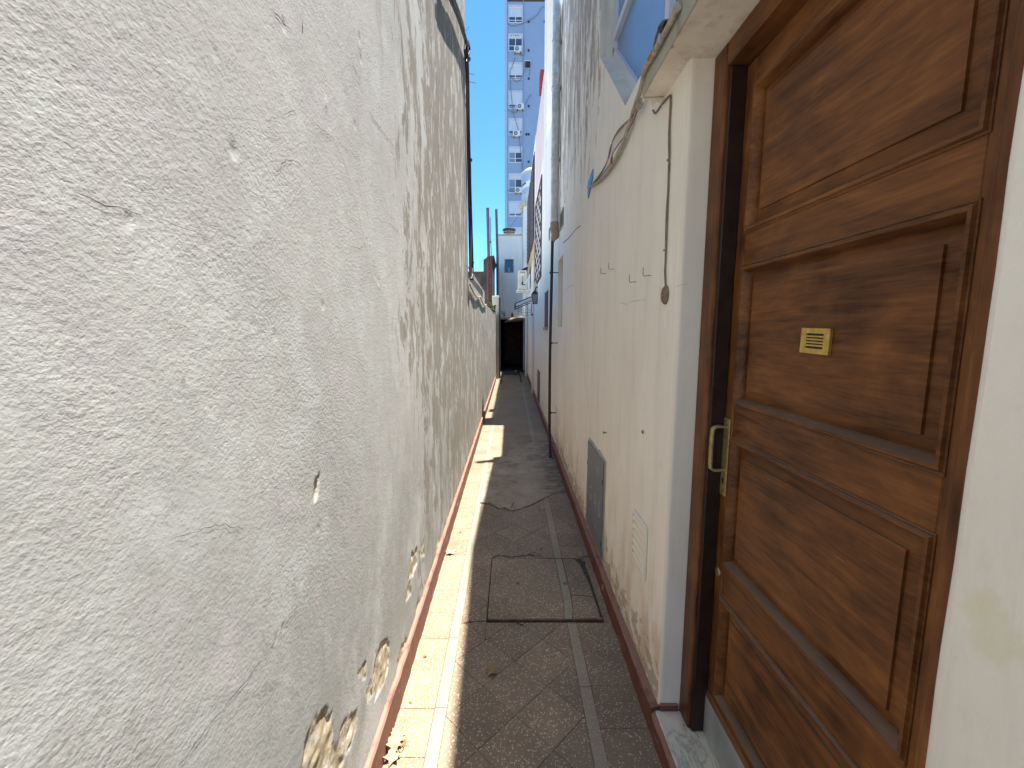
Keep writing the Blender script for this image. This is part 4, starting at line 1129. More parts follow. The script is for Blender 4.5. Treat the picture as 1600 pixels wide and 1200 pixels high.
mb.prism([(XR - .008, ty1, zb + .03), (XR - .008, ty1, za - .02), (XR - .008, (ty0 + ty1) / 2 - .02, za), (XR - .008, ty0, za + .01), (XR - .008, ty0, zb + .09), (XR - .008, ty1 - .02, zb)], (.007, 0, 0))
mb.build('blue_tag', M['bluetag'], label='small blue plastic tag on the cream wall where the cables end', cat='tag')
mb = MB(); mb.tube([wall_pt(919, 293, .012), wall_pt(926, 290, .012)], .008, 7); mb.build('tag_tie', M['cord'], cbl, smooth=True)

# ------------------------------------------------------------------ drainpipes
PYY = 5.12
up_x = 0.515
dp = empty('drainpipe', (up_x, PYY, 0), 'fat galvanised drainpipe narrowing into a thin dark pipe at the end of the cream wall', 'drainpipe')
zt = ony(863, 350, PYY).z
mb = MB(); mb.tube([(up_x, PYY, zt), (up_x, PYY, 5.75)], 0.047, 16); mb.build('upper_pipe', M['pipe'], dp, smooth=True)
for py in (66, 138, 250):
    z = ony(863, py, PYY).z; mb = MB(); mb.lathe([(.049, -.02), (.054, -.016), (.054, .016), (.049, .02)], (up_x, PYY, z), 16); mb.box(up_x + .03, XR, PYY - .012, PYY + .012, z - .008, z + .008); mb.build('collar', M['pipe'], dp, smooth=True)
lx = ony(860, 450, PYY).x
mb = MB(); mb.tube(smooth_path([(up_x, PYY, zt + .02), (up_x, PYY, zt - .06), (up_x + .012, PYY, zt - .12), (lx + .03, PYY, zt - .165), (lx + .02, PYY, zt - .20)], 4), [.05] * 9 + [.047, .044, .04, .034, .03, .027, .025, .024][:8], 14)
mb.build('taped_bend', M['tape'], dp, smooth=True)
fz = onz(866, 716)
mb = MB(); mb.tube(smooth_path([(lx + .018, PYY, zt - .18), (lx + .014, PYY, 2.2), (lx + .004, PYY, 1.2), (lx + .006, PYY - .02, 0.35), (lx + .01, PYY - .05, 0.16), (lx + .012, PYY - .10, 0.05), (lx + .010, PYY - .14, 0.015)], 5), 0.0175, 12)
mb.build('lower_pipe', M['blackpipe'], dp, smooth=True)
for py in (426, 536, 645):
    z = ony(860, py, PYY).z; mb = MB(); mb.lathe([(.018, -.012), (.022, -.01), (.022, .01), (.018, .012)], (lx + .01, PYY, z), 12); mb.box(lx + .02, XR, PYY - .006, PYY + .006, z - .005, z + .005); mb.build('bracket', M['blackpipe'], dp)

# ------------------------------------------------------------------ houses further along on the right
def facade(name, matk, y0, y1, z1, label, x=XR, depth=4.0, cat='house', z0=-.25):
    r = empty(name, (x, (y0 + y1) / 2, 0), label, cat)
    mb = MB(); mb.box(x, x + depth, y0, y1, z0, z1); w = mb.build('wall', M[matk], r)
    return r, w
B_END = 7.7
hB, wB = facade('house', 'white', A_END + .004, B_END, 4.45, 'tall bright white house wall right behind the drainpipe')
mb = MB(); mb.box(XR + .001, XR + 3, 7.15, B_END, 4.454, 7.15); mb.build('upper_wall', M['white'], hB)
skirting('skirting', BR + .004, XR + .02, A_END + .01, B_END, 0.115, hB, seed=12)
b0, b1 = onx(856.5, 480, XR), onx(852, 480, XR)
mb = MB(); mb.box(XR - .012, XR + .004, b0.y, b1.y, onx(854, 511, XR).z, onx(854, 457, XR).z, .003); wn_ = mb.build('window', M['brown'], hB)
mb = MB(); mb.box(XR - .03, XR + .004, b0.y - .05, b1.y + .05, onx(854, 511, XR).z - .05, onx(854, 511, XR).z, .003); mb.build('sill', M['board'], wn_)
mb = MB(); mb.box(XR - .02, XR + .004, b0.y - .04, b1.y + .04, onx(854, 457, XR).z, onx(854, 457, XR).z + .04, .003); mb.build('lintel', M['white'], wn_)
d0, d1 = onx(843.5, 590, XR), onx(840.5, 590, XR)
mb = MB(); mb.box(XR - .012, XR + .004, d0.y, d1.y, 0.13, onx(842, 579, XR).z, .003); mb.build('hatch', M['brown'], hB)
for i in range(7):
    z = onx(859, 357 + i * 2.6, XR).z; y = onx(859, 365, XR).y; mb = MB(); mb.box(XR - .006, XR + .002, y - .06, y + .10, z - .012, z + .006); mb.build('vent_slit', M['browncord'], hB)
# pink house with a block lattice
C_END = 10.2
hC, wC = facade('house', 'white', B_END + .004, C_END, 4.55, 'white and pink house with a brown block lattice window on the right')
mb = MB(); mb.box(XR + .004, XR + 4, B_END + .004, C_END, 4.554, 5.95); mb.build('upper_wall', M['pink'], hC)
mb = MB(); mb.box(XR - .03, XR + .4, B_END + .55, B_END + .85, 5.954, 6.25); mb.build('parapet_block', M['redp'], hC)
skirting('skirting', BR + .004, XR + .02, B_END + .01, C_END, 0.115, hC, seed=14)
LY_0, LY_1, LZ_0, LZ_1 = 8.0, 9.9, 2.60, 4.28
mb = MB()
for a in ((LY_0, LY_1, LZ_0 - .06, LZ_0), (LY_0, LY_1, LZ_1, LZ_1 + .06), (LY_0 - .06, LY_0, LZ_0 - .06, LZ_1 + .06), (LY_1, LY_1 + .06, LZ_0 - .06, LZ_1 + .06)): mb.box(XR - .02, XR + .003, *a, .004)
lat = mb.build('lattice_window', M['lattice'], hC)
mb = MB(); mb.box(XR - .006, XR + .002, LY_0, LY_1, LZ_0, LZ_1); mb.build('backing', M['whitep'], lat)
ncol, nrow = 7, 11
for i in range(ncol):
    for j in range(nrow):
        cy = LY_0 + (i + .5) * (LY_1 - LY_0) / ncol; cz = LZ_0 + (j + .5) * (LZ_1 - LZ_0) / nrow
        s = 1 if (i + j) % 2 else -1
        hy_, hz_ = (LY_1 - LY_0) / ncol / 2, (LZ_1 - LZ_0) / nrow / 2
        bar_yz((cy - hy_, cz - s * hz_), (cy + hy_, cz + s * hz_), .042, XR - .016, XR - .0065).build('block', M['lattice'], lat)
# last house: brown slatted shutters upstairs
D_END = 16.37
hD, wD = facade('house', 'bluewhite', C_END + .004, D_END, 6.0, 'pale bluish house with brown upstairs shutters and an air conditioner on the right', x=XR + .004)
skirting('skirting', BR + .006, XR + .02, C_END + .05, D_END, 0.11, hD, seed=15)
for y0, y1 in ((10.5, 12.1), (12.35, 14.4)):
    mb = MB(); mb.box(XR - .01, XR + .01, y0, y1, 3.72, 5.75, .003); sh = mb.build('shutter', M['brown'], hD)
    for k in range(15):
        z = 3.78 + k * .13; mb = MB(); mb.box(XR - .032, XR - .0095, y0 + .03, y1 - .03, z, z + .085, .004); mb.build('slat', M['brown'], sh)
mb = MB(); mb.box(XR - .012, XR + .006, 10.4, 14.6, 3.25, 3.66, .004); mb.build('render_band', M['tan'], hD)
mb = MB(); mb.box(XR - .04, XR + .006, C_END + .05, C_END + .5, -.02, 3.2, .006); mb.build('pilaster', M['pink'], hD)
mb = MB(); mb.tube([(XR - .05, 14.2, 0.02), (XR - .05, 14.2, 3.6)], .04, 10); mb.build('soil_pipe', M['metalw'], hD, smooth=True)
for z in (0.9, 2.1): 
    mb = MB(); mb.lathe([(.042, -.03), (.05, -.03), (.05, .03), (.042, .03)], (XR - .05, 14.2, z), 10); mb.build('collar', M['metalw'], hD)

# air conditioner of the last house
AY, = (12.0,)
ac = empty('air_conditioner', (0.33, AY, 2.7), 'cream outdoor air conditioner on a wall bracket high at the end of the passage', 'air conditioner')
ax0, ax1 = ony(809.5, 440, AY).x, ony(823, 440, AY).x
az0, az1 = ony(815, 452, AY).z, ony(815, 422, AY).z
mb = MB(); mb.box(ax0, ax1, AY, AY + .8, az0, az1, .012, seg=2); mb.build('casing', M['cream'], ac)
mb = MB(); mb.box(ax0 + .055, ax1 - .08, AY - .004, AY + .001, az0 + .36, az0 + .43, .001); mb.build('rating_plate', M['whitep'], ac)
mb = MB(); mb.box(ax0 + .06, ax1 - .05, AY - .0035, AY + .001, az0 + .455, az0 + .475, .001); mb.build('grip', M['browncord'], ac)
mb = MB(); mb.box(ax0 + .10, ax0 + .19, AY - .03, AY + .001, az0 + .12, az0 + .19, .008); mb.build('valve_block', M['blackp'], ac)
mb = MB(); mb.tube(smooth_path([(ax0 + .15, AY - .02, az0 + .15), (ax0 + .24, AY - .04, az0 + .20), (ax1 + .04, AY - .03, az0 + .27), (ax1 + .09, AY, az0 + .40)], 5), .022, 8); mb.build('pipe', M['metalw'], ac, smooth=True)
mb = MB(); mb.tube(smooth_path([(ax0 + .12, AY - .01, az0 + .19), (ax0 + .13, AY - .02, az0 + .30), (ax0 + .12, AY - .01, az0 + .36)], 4), .006, 6); mb.build('lead', M['blackp'], ac)
for yy in (AY + .08, AY + .68):
    mb = MB(); mb.box(ax0 - .05, XR + .004, yy - .02, yy + .02, az0 - .045, az0 - .001, .004); mb.prism([(ax1 - .02, yy - .015, az0 - .045), (XR + .004, yy - .015, az0 - .27), (XR + .004, yy - .015, az0 - .22), (ax1 + .02, yy - .015, az0 - .045)], (0, .03, 0)); mb.build('bracket', M['metalw'], ac)
mb = MB(); mb.prism([(ax0 + .05, AY + .1, az1), (ax1 + .02, AY + .1, az1), (ax1 + .04, AY + .1, az1 + .10), (ax1 - .03, AY + .1, az1 + .09)], (0, .5, 0)); mb.build('rubber_flap', M['blackp'], ac)

# glazed canopy over a doorway
CYY = 11.0
can = empty('glass_canopy', (XR, CYY, 2.45), 'small dark framed glass canopy sloping out above a far right doorway', 'canopy')
p1, p2 = ony(831.5, 463, CYY), ony(805, 474, CYY)
thick = 0.10
d = (p2 - p1).normalized()
for yy in (CYY, CYY + 1.0):
    mb = MB(); o = Vector((0, yy - CYY, 0))
    for zz in (0, -thick):
        mb.prism([p1 + o + Vector((0, 0, zz + .012)), p2 + o + Vector((0, 0, zz + .012)), p2 + o + Vector((0, 0, zz - .012)), p1 + o + Vector((0, 0, zz - .012))], (0, .03, 0))
    mb.box(p2.x - .014, p2.x + .014, yy, yy + .03, p2.z - thick - .012, p2.z + .012)
    mb.build('side_frame', M['blackpipe'], can)
mb = MB(); mb.prism([p1 + Vector((0, .006, -.015)), p2 + Vector((0, .006, -.015)), p2 + Vector((0, .006, -thick + .015)), p1 + Vector((0, .006, -thick + .015))], (0, .012, 0)); mb.build('side_sheet', M['canopy'], can)
mb = MB(); mb.prism([p1 + Vector((0, .032, .0)), p2 + Vector((0, .032, .0)), p2 + Vector((0, .032, -.008)), p1 + Vector((0, .032, -.008))], (0, .965, 0)); mb.build('roof_sheet', M['canopy'], can)
mb = MB(); mb.box(p2.x - .012, p2.x + .012, CYY + .03, CYY + 1.0, p2.z - .012 - thick, p2.z + .010); mb.build('front_bar', M['blackpipe'], can)
# washing lines under it
wl = empty('washing_line', (XR - .2, 11.6, 2.1), 'thin washing wires stretched below the glass canopy', 'washing line')
for k in range(3):
    z = 2.12 - k * .06; mb = MB(); mb.tube(smooth_path([(XR, 11.3 + k * .3, z), (0.38, 11.3 + k * .3, z - .02), (0.2, 11.3 + k * .3, z + .01)], 4), .004, 5); mb.build('wire', M['browncord'], wl)
mb = MB(); mb.tube([(0.2, 11.25, 2.13), (0.2, 12.0, 2.0)], .006, 6); mb.build('spreader', M['browncord'], wl)

# lantern
LYY = 9.0
lan = empty('wall_lantern', (XR - .08, LYY, 2.1), 'dark four sided wall lantern below the brown lattice window', 'lantern')
lxc = (ony(831.5, 460, LYY).x + ony(840, 460, LYY).x) / 2
zt_, zb_ = ony(835, 460, LYY).z, ony(835, 474, LYY).z
wt, wb_ = .065, .04
mb = MB()
def frus(mb, c, w0, w1, z0, z1):
    a = [mb.bm.verts.new((c[0] + sx * w0, c[1] + sy * w0, z0)) for sx, sy in ((-1, -1), (1, -1), (1, 1), (-1, 1))]
    b = [mb.bm.verts.new((c[0] + sx * w1, c[1] + sy * w1, z1)) for sx, sy in ((-1, -1), (1, -1), (1, 1), (-1, 1))]
    mb.bm.faces.new(a[::-1]); mb.bm.faces.new(b)
    for k in range(4): mb.bm.faces.new([a[k], a[(k + 1) % 4], b[(k + 1) % 4], b[k]])
frus(mb, (lxc, LYY), wt + .015, .02, zt_, zt_ + .075); mb.build('hood', M['blackp'], lan)
mb = MB(); frus(mb, (lxc, LYY), wb_, wt, zb_, zt_ - .001); mb.build('glass', M['lamp_glass'], lan)
mb = MB()
for sx, sy in ((-1, -1), (1, -1), (1, 1), (-1, 1)): mb.tube([(lxc + sx * wb_, LYY + sy * wb_, zb_), (lxc + sx * wt, LYY + sy * wt, zt_)], .006, 6)
mb.box(lxc - wb_ - .006, lxc + wb_ + .006, LYY - wb_ - .006, LYY + wb_ + .006, zb_ - .014, zb_ - .001)
mb.build('cage', M['blackp'], lan)
mb = MB(); mb.tube(smooth_path([(lxc, LYY, zt_ + .07), (lxc + .02, LYY, zt_ + .13), (XR, LYY, zt_ + .16)], 4), .012, 8); mb.build('bracket', M['blackp'], lan, smooth=True)
mb = MB(); mb.box(lxc - .02, XR + .002, LYY + .12, LYY + .30, zt_ + .06, zt_ + .26, .006); mb.build('meter_box', M['cream'], label='small cream box on the wall just behind the lantern', cat='box')
mb = MB(); mb.tube(smooth_path([(XR - .11, 9.4, 2.15), (XR - .115, 9.4, 2.0), (XR - .10, 9.4, 1.93)], 5), .007, 6); mb.lathe([(.012, -.05), (.025, -.03), (.02, 0)], (XR - .10, 9.4, 1.93), 8)
mb.build('hanging_cord', M['browncord'], label='short knotted cord with a weight hanging under the lantern', cat='cord')

# ------------------------------------------------------------------ building closing the passage
EY = 16.4
endb = empty('end_house', (0, EY, 0), 'pale two storey house with a tiny window closing the far end of the passage', 'house')
ex0, ex1 = ony(778.5, 430, EY).x, ony(815.5, 430, EY).x
ez1 = ony(800, 368, EY).z
ox0, ox1 = ony(782, 550, EY).x, ony(818, 550, EY).x
oz = ony(800, 496, EY).z
w0, w1 = ony(789.5, 425, EY), ony(801.5, 406, EY)
mb = MB(); bmx = mb.bm
fill_with_holes(bmx, [[(ex0, EY, oz), (ex1, EY, oz), (ex1, EY, ez1), (ex0, EY, ez1)], [(w0.x, EY, w0.z), (w1.x, EY, w0.z), (w1.x, EY, w1.z), (w0.x, EY, w1.z)]])
mb.quad((ex0, EY, -.2), (ox0, EY, -.2), (ox0, EY, oz), (ex0, EY, oz))
mb.quad((ex1, EY, oz), (ex1, EY + 4, oz), (ex1, EY + 4, ez1), (ex1, EY, ez1))
mb.quad((ex0, EY, -.2), (ex0, EY + 4, -.2), (ex0, EY + 4, ez1), (ex0, EY, ez1))
mb.quad((ex0, EY, ez1), (ex1, EY, ez1), (ex1, EY + 4, ez1), (ex0, EY + 4, ez1))
mb.build('wall', M['bluewhite'], endb)
mb = MB(); mb.box(ex0 - .02, ex1 + .02, EY - .03, EY + 4, ez1 + .002, ez1 + .05, .006); mb.build('coping', M['ledge'], endb)
mb = MB()
for a in ((w0.x - .03, w0.x, w0.z - .03, w1.z + .03), (w1.x, w1.x + .03, w0.z - .03, w1.z + .03), (w0.x, w1.x, w1.z, w1.z + .03), (w0.x, w1.x, w0.z - .03, w0.z)): mb.box(a[0], a[1], EY - .02, EY + .08, a[2], a[3], .003)
ew = mb.build('window', M['board'], endb)
mb = MB(); mb.box(w0.x, w1.x, EY + .06, EY + .07, w0.z, w1.z); mb.build('pane', M['darkglass'], ew)
mb = MB(); mb.box(w0.x + .1, w0.x + .17, EY + .03, EY + .055, w0.z + .005, w0.z + .17); mb.build('latch', M['paleglass'], ew)
mb = MB(); mb.box(ox0 - .05, ox1, EY - .06, EY + .12, oz - .07, oz + .01, .006); mb.build('lintel', M['pillar'], endb)
# passage through it; near-black lining stands in for the deep interior's shade
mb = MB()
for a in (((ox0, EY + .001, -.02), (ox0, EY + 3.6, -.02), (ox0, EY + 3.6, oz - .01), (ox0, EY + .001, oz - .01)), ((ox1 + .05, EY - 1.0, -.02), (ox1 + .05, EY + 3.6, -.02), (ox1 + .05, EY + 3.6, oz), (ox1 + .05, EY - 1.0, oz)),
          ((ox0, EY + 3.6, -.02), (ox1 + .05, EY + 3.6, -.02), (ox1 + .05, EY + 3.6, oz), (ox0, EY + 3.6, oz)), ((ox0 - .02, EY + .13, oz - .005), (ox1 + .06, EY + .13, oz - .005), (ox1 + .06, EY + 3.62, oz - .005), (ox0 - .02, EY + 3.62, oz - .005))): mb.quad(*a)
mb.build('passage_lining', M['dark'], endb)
mb = MB(); mb.box(ox0 + .15, ox1 - .05, EY + 3.5, EY + 3.56, 0, 1.85, .01); bd = mb.build('back_door', M['wood_v'], endb)
for k in range(4):
    mb = MB(); mb.box(ox0 + .24, ox1 - .14, EY + 3.48, EY + 3.505, .12 + k * .43, .44 + k * .43, .01); mb.build('panel', M['wood_h'], bd)
mb = MB(); mb.tube([(ox1 - .02, EY + .3, .02), (ox1 - .02, EY + .3, 1.9)], .03, 8); mb.build('post', M['rust'], endb)
mb = MB(); mb.tube([(ox1 + .02, EY - .02, .02), (ox1 + .02, EY - .02, oz)], .03, 8); mb.build('white_post', M['metalw'], endb, smooth=True)
# rolled reed blind sagging in the opening
mb = MB()
bx0, bx1 = ony(789, 505, EY - .1).x, ony(818, 500, EY - .1).x; bz = ony(800, 501, EY - .1).z
mb.tube(smooth_path([(bx0, EY - .12, bz - .06), (bx0 + .2, EY - .13, bz + .02), (bx0 + .45, EY - .13, bz + .04), (bx1, EY - .12, bz + .05)], 4), [.03] * 3 + [.075] * 7 + [.06] * 3, 9)
mb.build('rolled_blind', M['leafbrown'], smooth=True, label='rolled up straw blind under the lintel of the dark far doorway', cat='blind')
mb = MB(); p = ony(800.5, 492, EY - .05); mb.lathe([(.035, -.05), (.05, 0), (.045, .06), (.025, .10), (.03, .12), (.001, .13)], (p.x, EY - .01, oz + .06), 10)
mb.build('jug', M['browncord'], smooth=True, label='little dark jug standing on the lintel at the end of the passage', cat='jug')
pl_ = empty('dry_plant', (ony(788, 490, EY).x, EY - .03, oz), 'spindly dry plant on the lintel left of the little jug', 'plant')
pr_ = random.Random(9)
for k in range(6):
    mb = MB(); a = pr_.uniform(-.6, .6); L = pr_.uniform(.12, .3); x = pl_.location.x
    mb.tube(smooth_path([(x, EY - .03, oz + .01), (x + a * L * .3, EY - .04, oz + L * .6), (x + a * L, EY - .05, oz + L)], 4), .006, 5); mb.build('stem', M['blackpipe'], pl_)

# roof drum, tank tower, tank
mb = MB(); p = ony(795.5, 361, EY + 1); rz = ez1 + .052
prof = [(.21, 0)]
for k in range(4): prof += [(.21, .04 + k * .075), (.235, .05 + k * .075), (.235, .075 + k * .075), (.21, .085 + k * .075)]
prof += [(.25, .345), (.265, .35), (.265, .40), (.22, .415)]
vh = empty('roof_vent', (p.x, EY + 1, rz), 'dark ribbed round vent on the flat roof of the end house', 'roof vent')
mb.lathe(prof, (p.x, EY + 1, rz), 20); mb.build('drum', M['blackpipe'], vh)
for k in range(4):
    mb = MB(); mb.lathe([(.236, .052 + k * .075), (.238, .058 + k * .075), (.238, .068 + k * .075), (.236, .073 + k * .075)], (p.x, EY + 1, rz), 20); mb.build('band', M['pillar'], vh)
TY = 20.0
tk = empty('water_tank', (1.05, TY, 7.0), 'shiny steel water tank with white lid and a red and white sticker', 'water tank')
tx0 = ony(815.2, 300, TY).x; rad = .62; tcx = tx0 + rad
tz0, tz1 = ony(820, 320, TY).z, ony(820, 272, TY).z
mb = MB(); mb.lathe([(rad - .02, 0), (rad, .02), (rad, .35), (rad + .008, .37), (rad, .39), (rad, .8), (rad + .008, .82), (rad, .84), (rad, tz1 - tz0 - .02), (rad - .02, tz1 - tz0)], (tcx, TY, tz0), 40); mb.build('drum', M['tank'], tk, smooth=True)
mb = MB(); mb.lathe([(rad + .02, -.03), (rad + .025, .02), (rad * .75, .14), (rad * .2, .20), (.02, .21)], (tcx, TY, tz1), 40); mb.build('lid', M['metalw'], tk, smooth=True)
mb = MB(); mb.lathe([(rad + .05, -.16), (rad + .13, -.10), (rad + .13, -.02), (rad + .05, -.001)], (tcx, TY, tz0), 40); mb.build('base_slab', M['pillar'], tk, smooth=True)
def wrap(z0, z1, a0, a1, r, m, tilt=0.0):
    mb = MB(); prev = None
    for k in range(9):
        a = math.radians(a0 + (a1 - a0) * k / 8); dz = tilt * k / 8
        q_ = [mb.bm.verts.new((tcx + r * math.cos(a), TY + r * math.sin(a), z)) for z in (z0 + dz, z1 + dz)]
        if prev: mb.bm.faces.new([prev[0], q_[0], q_[1], prev[1]])
        prev = q_
    return mb.build('sticker', M[m], tk)
wrap(tz0 + .55, tz0 + .80, 180, 262, rad + .010, 'whitep', .12); wrap(tz0 + .70, tz0 + .78, 182, 225, rad + .013, 'redp', .06)
mb = MB(); mb.box(ony(817.5, 380, TY).x, ony(817.5, 380, TY).x + 1.4, TY - .35, TY + 1.2, -.2, tz0 - .165, .01); mb.build('support_column', M['white'], tk)

# ------------------------------------------------------------------ left background: sooty building, pillar, poles
sb = empty('sooty_building', (-1.5, 14.6, 0), 'soot blackened building with a stepped gable behind the far left wall', 'building')
sx = ony(755.5, 430, 14).x; sz1 = ony(765, 404, 14).z; sz2 = ony(750, 424, 14).z
mb = MB(); mb.prism([(sx, 14, -.2), (-.60, 14, -.2), (-.60, 14, sz1 - .03), (sx + .35, 14, sz1 + .10), (sx + .18, 14, sz1 + .08), (sx, 14, sz1 - .04)], (0, 2.3, 0)); mb.build('gable', M['dark'], sb)
mb = MB(); mb.box(-6, sx - .002, 14.02, 16.3, -.2, sz2); mb.build('wall', M['dark'], sb)
pil = MB(); pil.box(ony(769, 480, 13.65).x, ony(780, 480, 13.65).x, 13.62, 13.98, -.1, ony(775, 462, 13.65).z, .015, seg=2)
for v in pil.bm.verts: v.co += Vector((.006 * mnoise.noise(v.co * 5), 0, .02 * mnoise.noise(v.co * 6)))
pil.build('gate_pillar', M['pillar'], label='stubby weathered pillar at the far end of the low left wall', cat='pillar')
mb = MB(); xx = ony(780.6, 480, 13.6).x; mb.tube([(xx, 13.58, 0.02), (xx, 13.58, 2.6)], .022, 8)
mb.build('conduit', M['blackpipe'], smooth=True, label='thin black conduit running up the weathered pillar', cat='pipe')
pA = empty('steel_post', (ony(763.5, 400, 12).x, 12, 0), 'rusty steel post of two sections rising behind the low left wall, left one', 'post', 'steel posts behind the low wall')
xa = ony(764.5, 430, 12).x; xa2 = ony(762.2, 360, 12).x
za = ony(763, 401, 12).z; zt2 = ony(762, 325, 12).z
mb = MB(); mb.tube([(xa, 12, 0), (xa - .01, 12, za)], .058, 12); mb.build('lower_section', M['rust'], pA, smooth=True)
mb = MB(); mb.tube([(xa - .01, 12, za - .05), (xa2, 12, zt2)], .042, 12); mb.build('upper_section', M['mauve'], pA, smooth=True)
pB = empty('steel_post', (ony(776.5, 400, 15.5).x, 15.5, 0), 'steel post nearer the end house, standing behind the pillar, right one', 'post', 'steel posts behind the low wall')
xb, xb2 = ony(777.5, 430, 15.5).x, ony(775.5, 340, 15.5).x; zb2 = ony(776, 327, 15.5).z; zm = ony(777, 402, 15.5).z
mb = MB(); mb.tube([(xb, 15.5, 0), (xb, 15.5, zm)], .052, 12); mb.build('lower_section', M['mauve'], pB, smooth=True)
mb = MB(); mb.tube([(xb, 15.5, zm - .05), (xb2, 15.5, zb2)], .045, 12); mb.build('upper_section', M['mauve'], pB, smooth=True)
mb = MB(); q0, q1, q2 = ony(766, 339, 12.5), ony(766.8, 378, 12.5), ony(768, 402, 12.5); mb.tube(smooth_path([q0, q1, q2, (q2.x, 12.5, 2.2)], 4), .011, 6); mb.box(q1.x - .05, q1.x + .02, 12.48, 12.52, q1.z - .02, q1.z + .01)
mb.build('aerial_rod', M['blackpipe'], label='thin dark rod with a small clamp between the two steel posts', cat='rod')
a_, b_ = ony(767, 377, 12.5), ony(774, 372, 15.5)
mb = MB(); mb.tube(smooth_path([a_, (a_ + b_) / 2 + Vector((0, 0, -.02)), b_], 4), .004, 5); mb.build('tie_wire', M['cable'], label='short wire tied from the thin rod to the right steel post', cat='wire')
# weeds on the wall top by the post
wd = empty('weed_clump', (XL - .05, 12.0, LOW_TOP), 'dark green weeds growing on the wall top at the foot of the rusty post', 'weeds')
wr_ = random.Random(2); mb = MB(); lf = MB()
for k in range(16):
    x, y = XL + wr_.uniform(-.10, .03), 12.0 + wr_.uniform(-.6, .5); L = wr_.uniform(.1, .36); a, b = wr_.uniform(-.5, .5), wr_.uniform(-.5, .5)
    pts = smooth_path([(x, y, LOW_TOP - .03), (x + a * L * .4, y + b * L * .4, LOW_TOP + L * .6), (x + a * L, y + b * L, LOW_TOP + L * .85)], 4); mb.tube(pts, .004, 4)
    for pnt in pts[2:]:
        for _ in range(5):
            d1 = Vector((wr_.uniform(-1, 1), wr_.uniform(-1, 1), wr_.uniform(-.4, 1))).normalized() * wr_.uniform(.02, .05); d2 = d1.cross(Vector((wr_.uniform(-1, 1), wr_.uniform(-1, 1), wr_.uniform(-1, 1)))).normalized() * .014
            lf.quad(pnt, pnt + d1 * .5 + d2, pnt + d1, pnt + d1 * .5 - d2)
mb.build('stem', M['weed'], wd, kind='stuff'); lf.build('foliage', M['weed'], wd, kind='stuff')

# ------------------------------------------------------------------ apartment tower behind
TYY = 49.0
tow = empty('apartment_tower', (2, TYY, 0), 'tall blue grey apartment tower with one column of shuttered windows behind everything', 'apartment block')
tL = ony(788.5, 200, TYY).x; tP = ony(792.6, 200, TYY).x
mb = MB(); mb.box(tP, tP + 13, TYY, TYY + 14, -.3, 46); mb.build('wall', M['tower'], tow)
mb = MB(); mb.box(tL, tP - .002, TYY - .14, TYY + 14, -.3, 46); mb.build('pilaster', M['towerp'], tow)
zl = ony(820, 1.5, TYY).z; mb = MB(); mb.box(tP, tP + 13, TYY - .05, TYY - .002, zl - .06, zl + .10); mb.build('string_course', M['brown'], tow)
mb = MB(); xx = ony(817.7, 100, TYY).x; mb.tube([(xx, TYY - .06, 2), (xx, TYY - .06, 40)], .035, 6); mb.build('pipe', M['tower'], tow)
xw0, xw1 = ony(794.3, 150, TYY).x, ony(816.5, 150, TYY).x
wins = [(8, 37, 8, 27, 'd'), (53, 81, 53, 61, 'd'), (98, 125, 98, 118, 'd'), (142, 171, 142, 164, ''), (185, 212, 185, 205, ''), (229, 255, 229, 239, 'p'), (271, 302, 271, 281, 'p'), (314, 339, 314, 334, ''), (355, 382, 355, 366, 'd'), (399, 424, 399, 410, 'd'), (440, 462, 440, 450, 'd')]
for i, (t, b, s0, s1, k) in enumerate(wins):
    zt3, zb3, zs1 = ony(805, t, TYY).z, ony(805, b, TYY).z, ony(805, s1, TYY).z
    mb = MB()
    for a in ((xw0, xw0 + .10, zb3, zt3), (xw1 - .10, xw1, zb3, zt3), (xw0 + .10, xw1 - .10, zt3 - .10, zt3), (xw0 + .10, xw1 - .10, zb3, zb3 + .10)): mb.box(a[0], a[1], TYY - .09, TYY - .001, a[2], a[3], .01)
    wo = mb.build('window', M['shutter'], tow)
    mb = MB(); mb.box(xw0 + .105, xw1 - .105, TYY - .06, TYY - .004, zs1, zt3 - .105, .005); mb.build('shutter', M['shutter'], wo)
    mb = MB(); mb.box(xw0 + .08, xw1 - .08, TYY - .13, TYY - .061, zt3 - .36, zt3 - .30, .01); mb.build('shutter_rail', M['metalw'], wo)
    if zs1 - zb3 > .25:
        xm = (xw0 + xw1) / 2
        for a, b2 in ((xw0 + .105, xm - .04), (xm + .04, xw1 - .105)):
            mb = MB(); mb.box(a, b2, TYY - .03, TYY - .005, zb3 + .105, zs1 - .01); mb.build('pane', M['paleglass' if k == 'p' and a < xm else 'darkglass'], wo)
        mb = MB(); mb.box(xm - .038, xm + .038, TYY - .07, TYY - .004, zb3 + .105, zs1 - .005); mb.build('mullion', M['metalw'], wo)
        mb = MB(); mb.box(xw0 + .105, xw1 - .105, TYY - .075, TYY - .031, zb3 + (zs1 - zb3) * .42, zb3 + (zs1 - zb3) * .42 + .05); mb.build('guard_bar', M['metalw'], wo)
    if i == 1:
        for q0 in (.2, .32, .55, .72, .84, .96, 1.08):
            mb = MB(); mb.box(xw0 + q0, xw0 + q0 + .07, TYY - .066, TYY - .0605, zt3 - .28, zt3 - .15); mb.build('orange_mark', M['orange'], wo)
for j, py in enumerate((34, 79, 123, 166, 210, 253, 297)):
    xs = [ony(826, py, TYY).x] + ([ony(822.5, py, TYY).x] if j == 4 else []) + ([ony(851, 34, TYY).x] if j == 0 else [])
    for x in xs:
        p = ony(826, py, TYY); mb = MB(); mb.box(x - .10, x + .10, TYY - .06, TYY - .002, p.z - .12, p.z + .12, .02); mb.build('vent_cap', M['blackpipe'], tow)
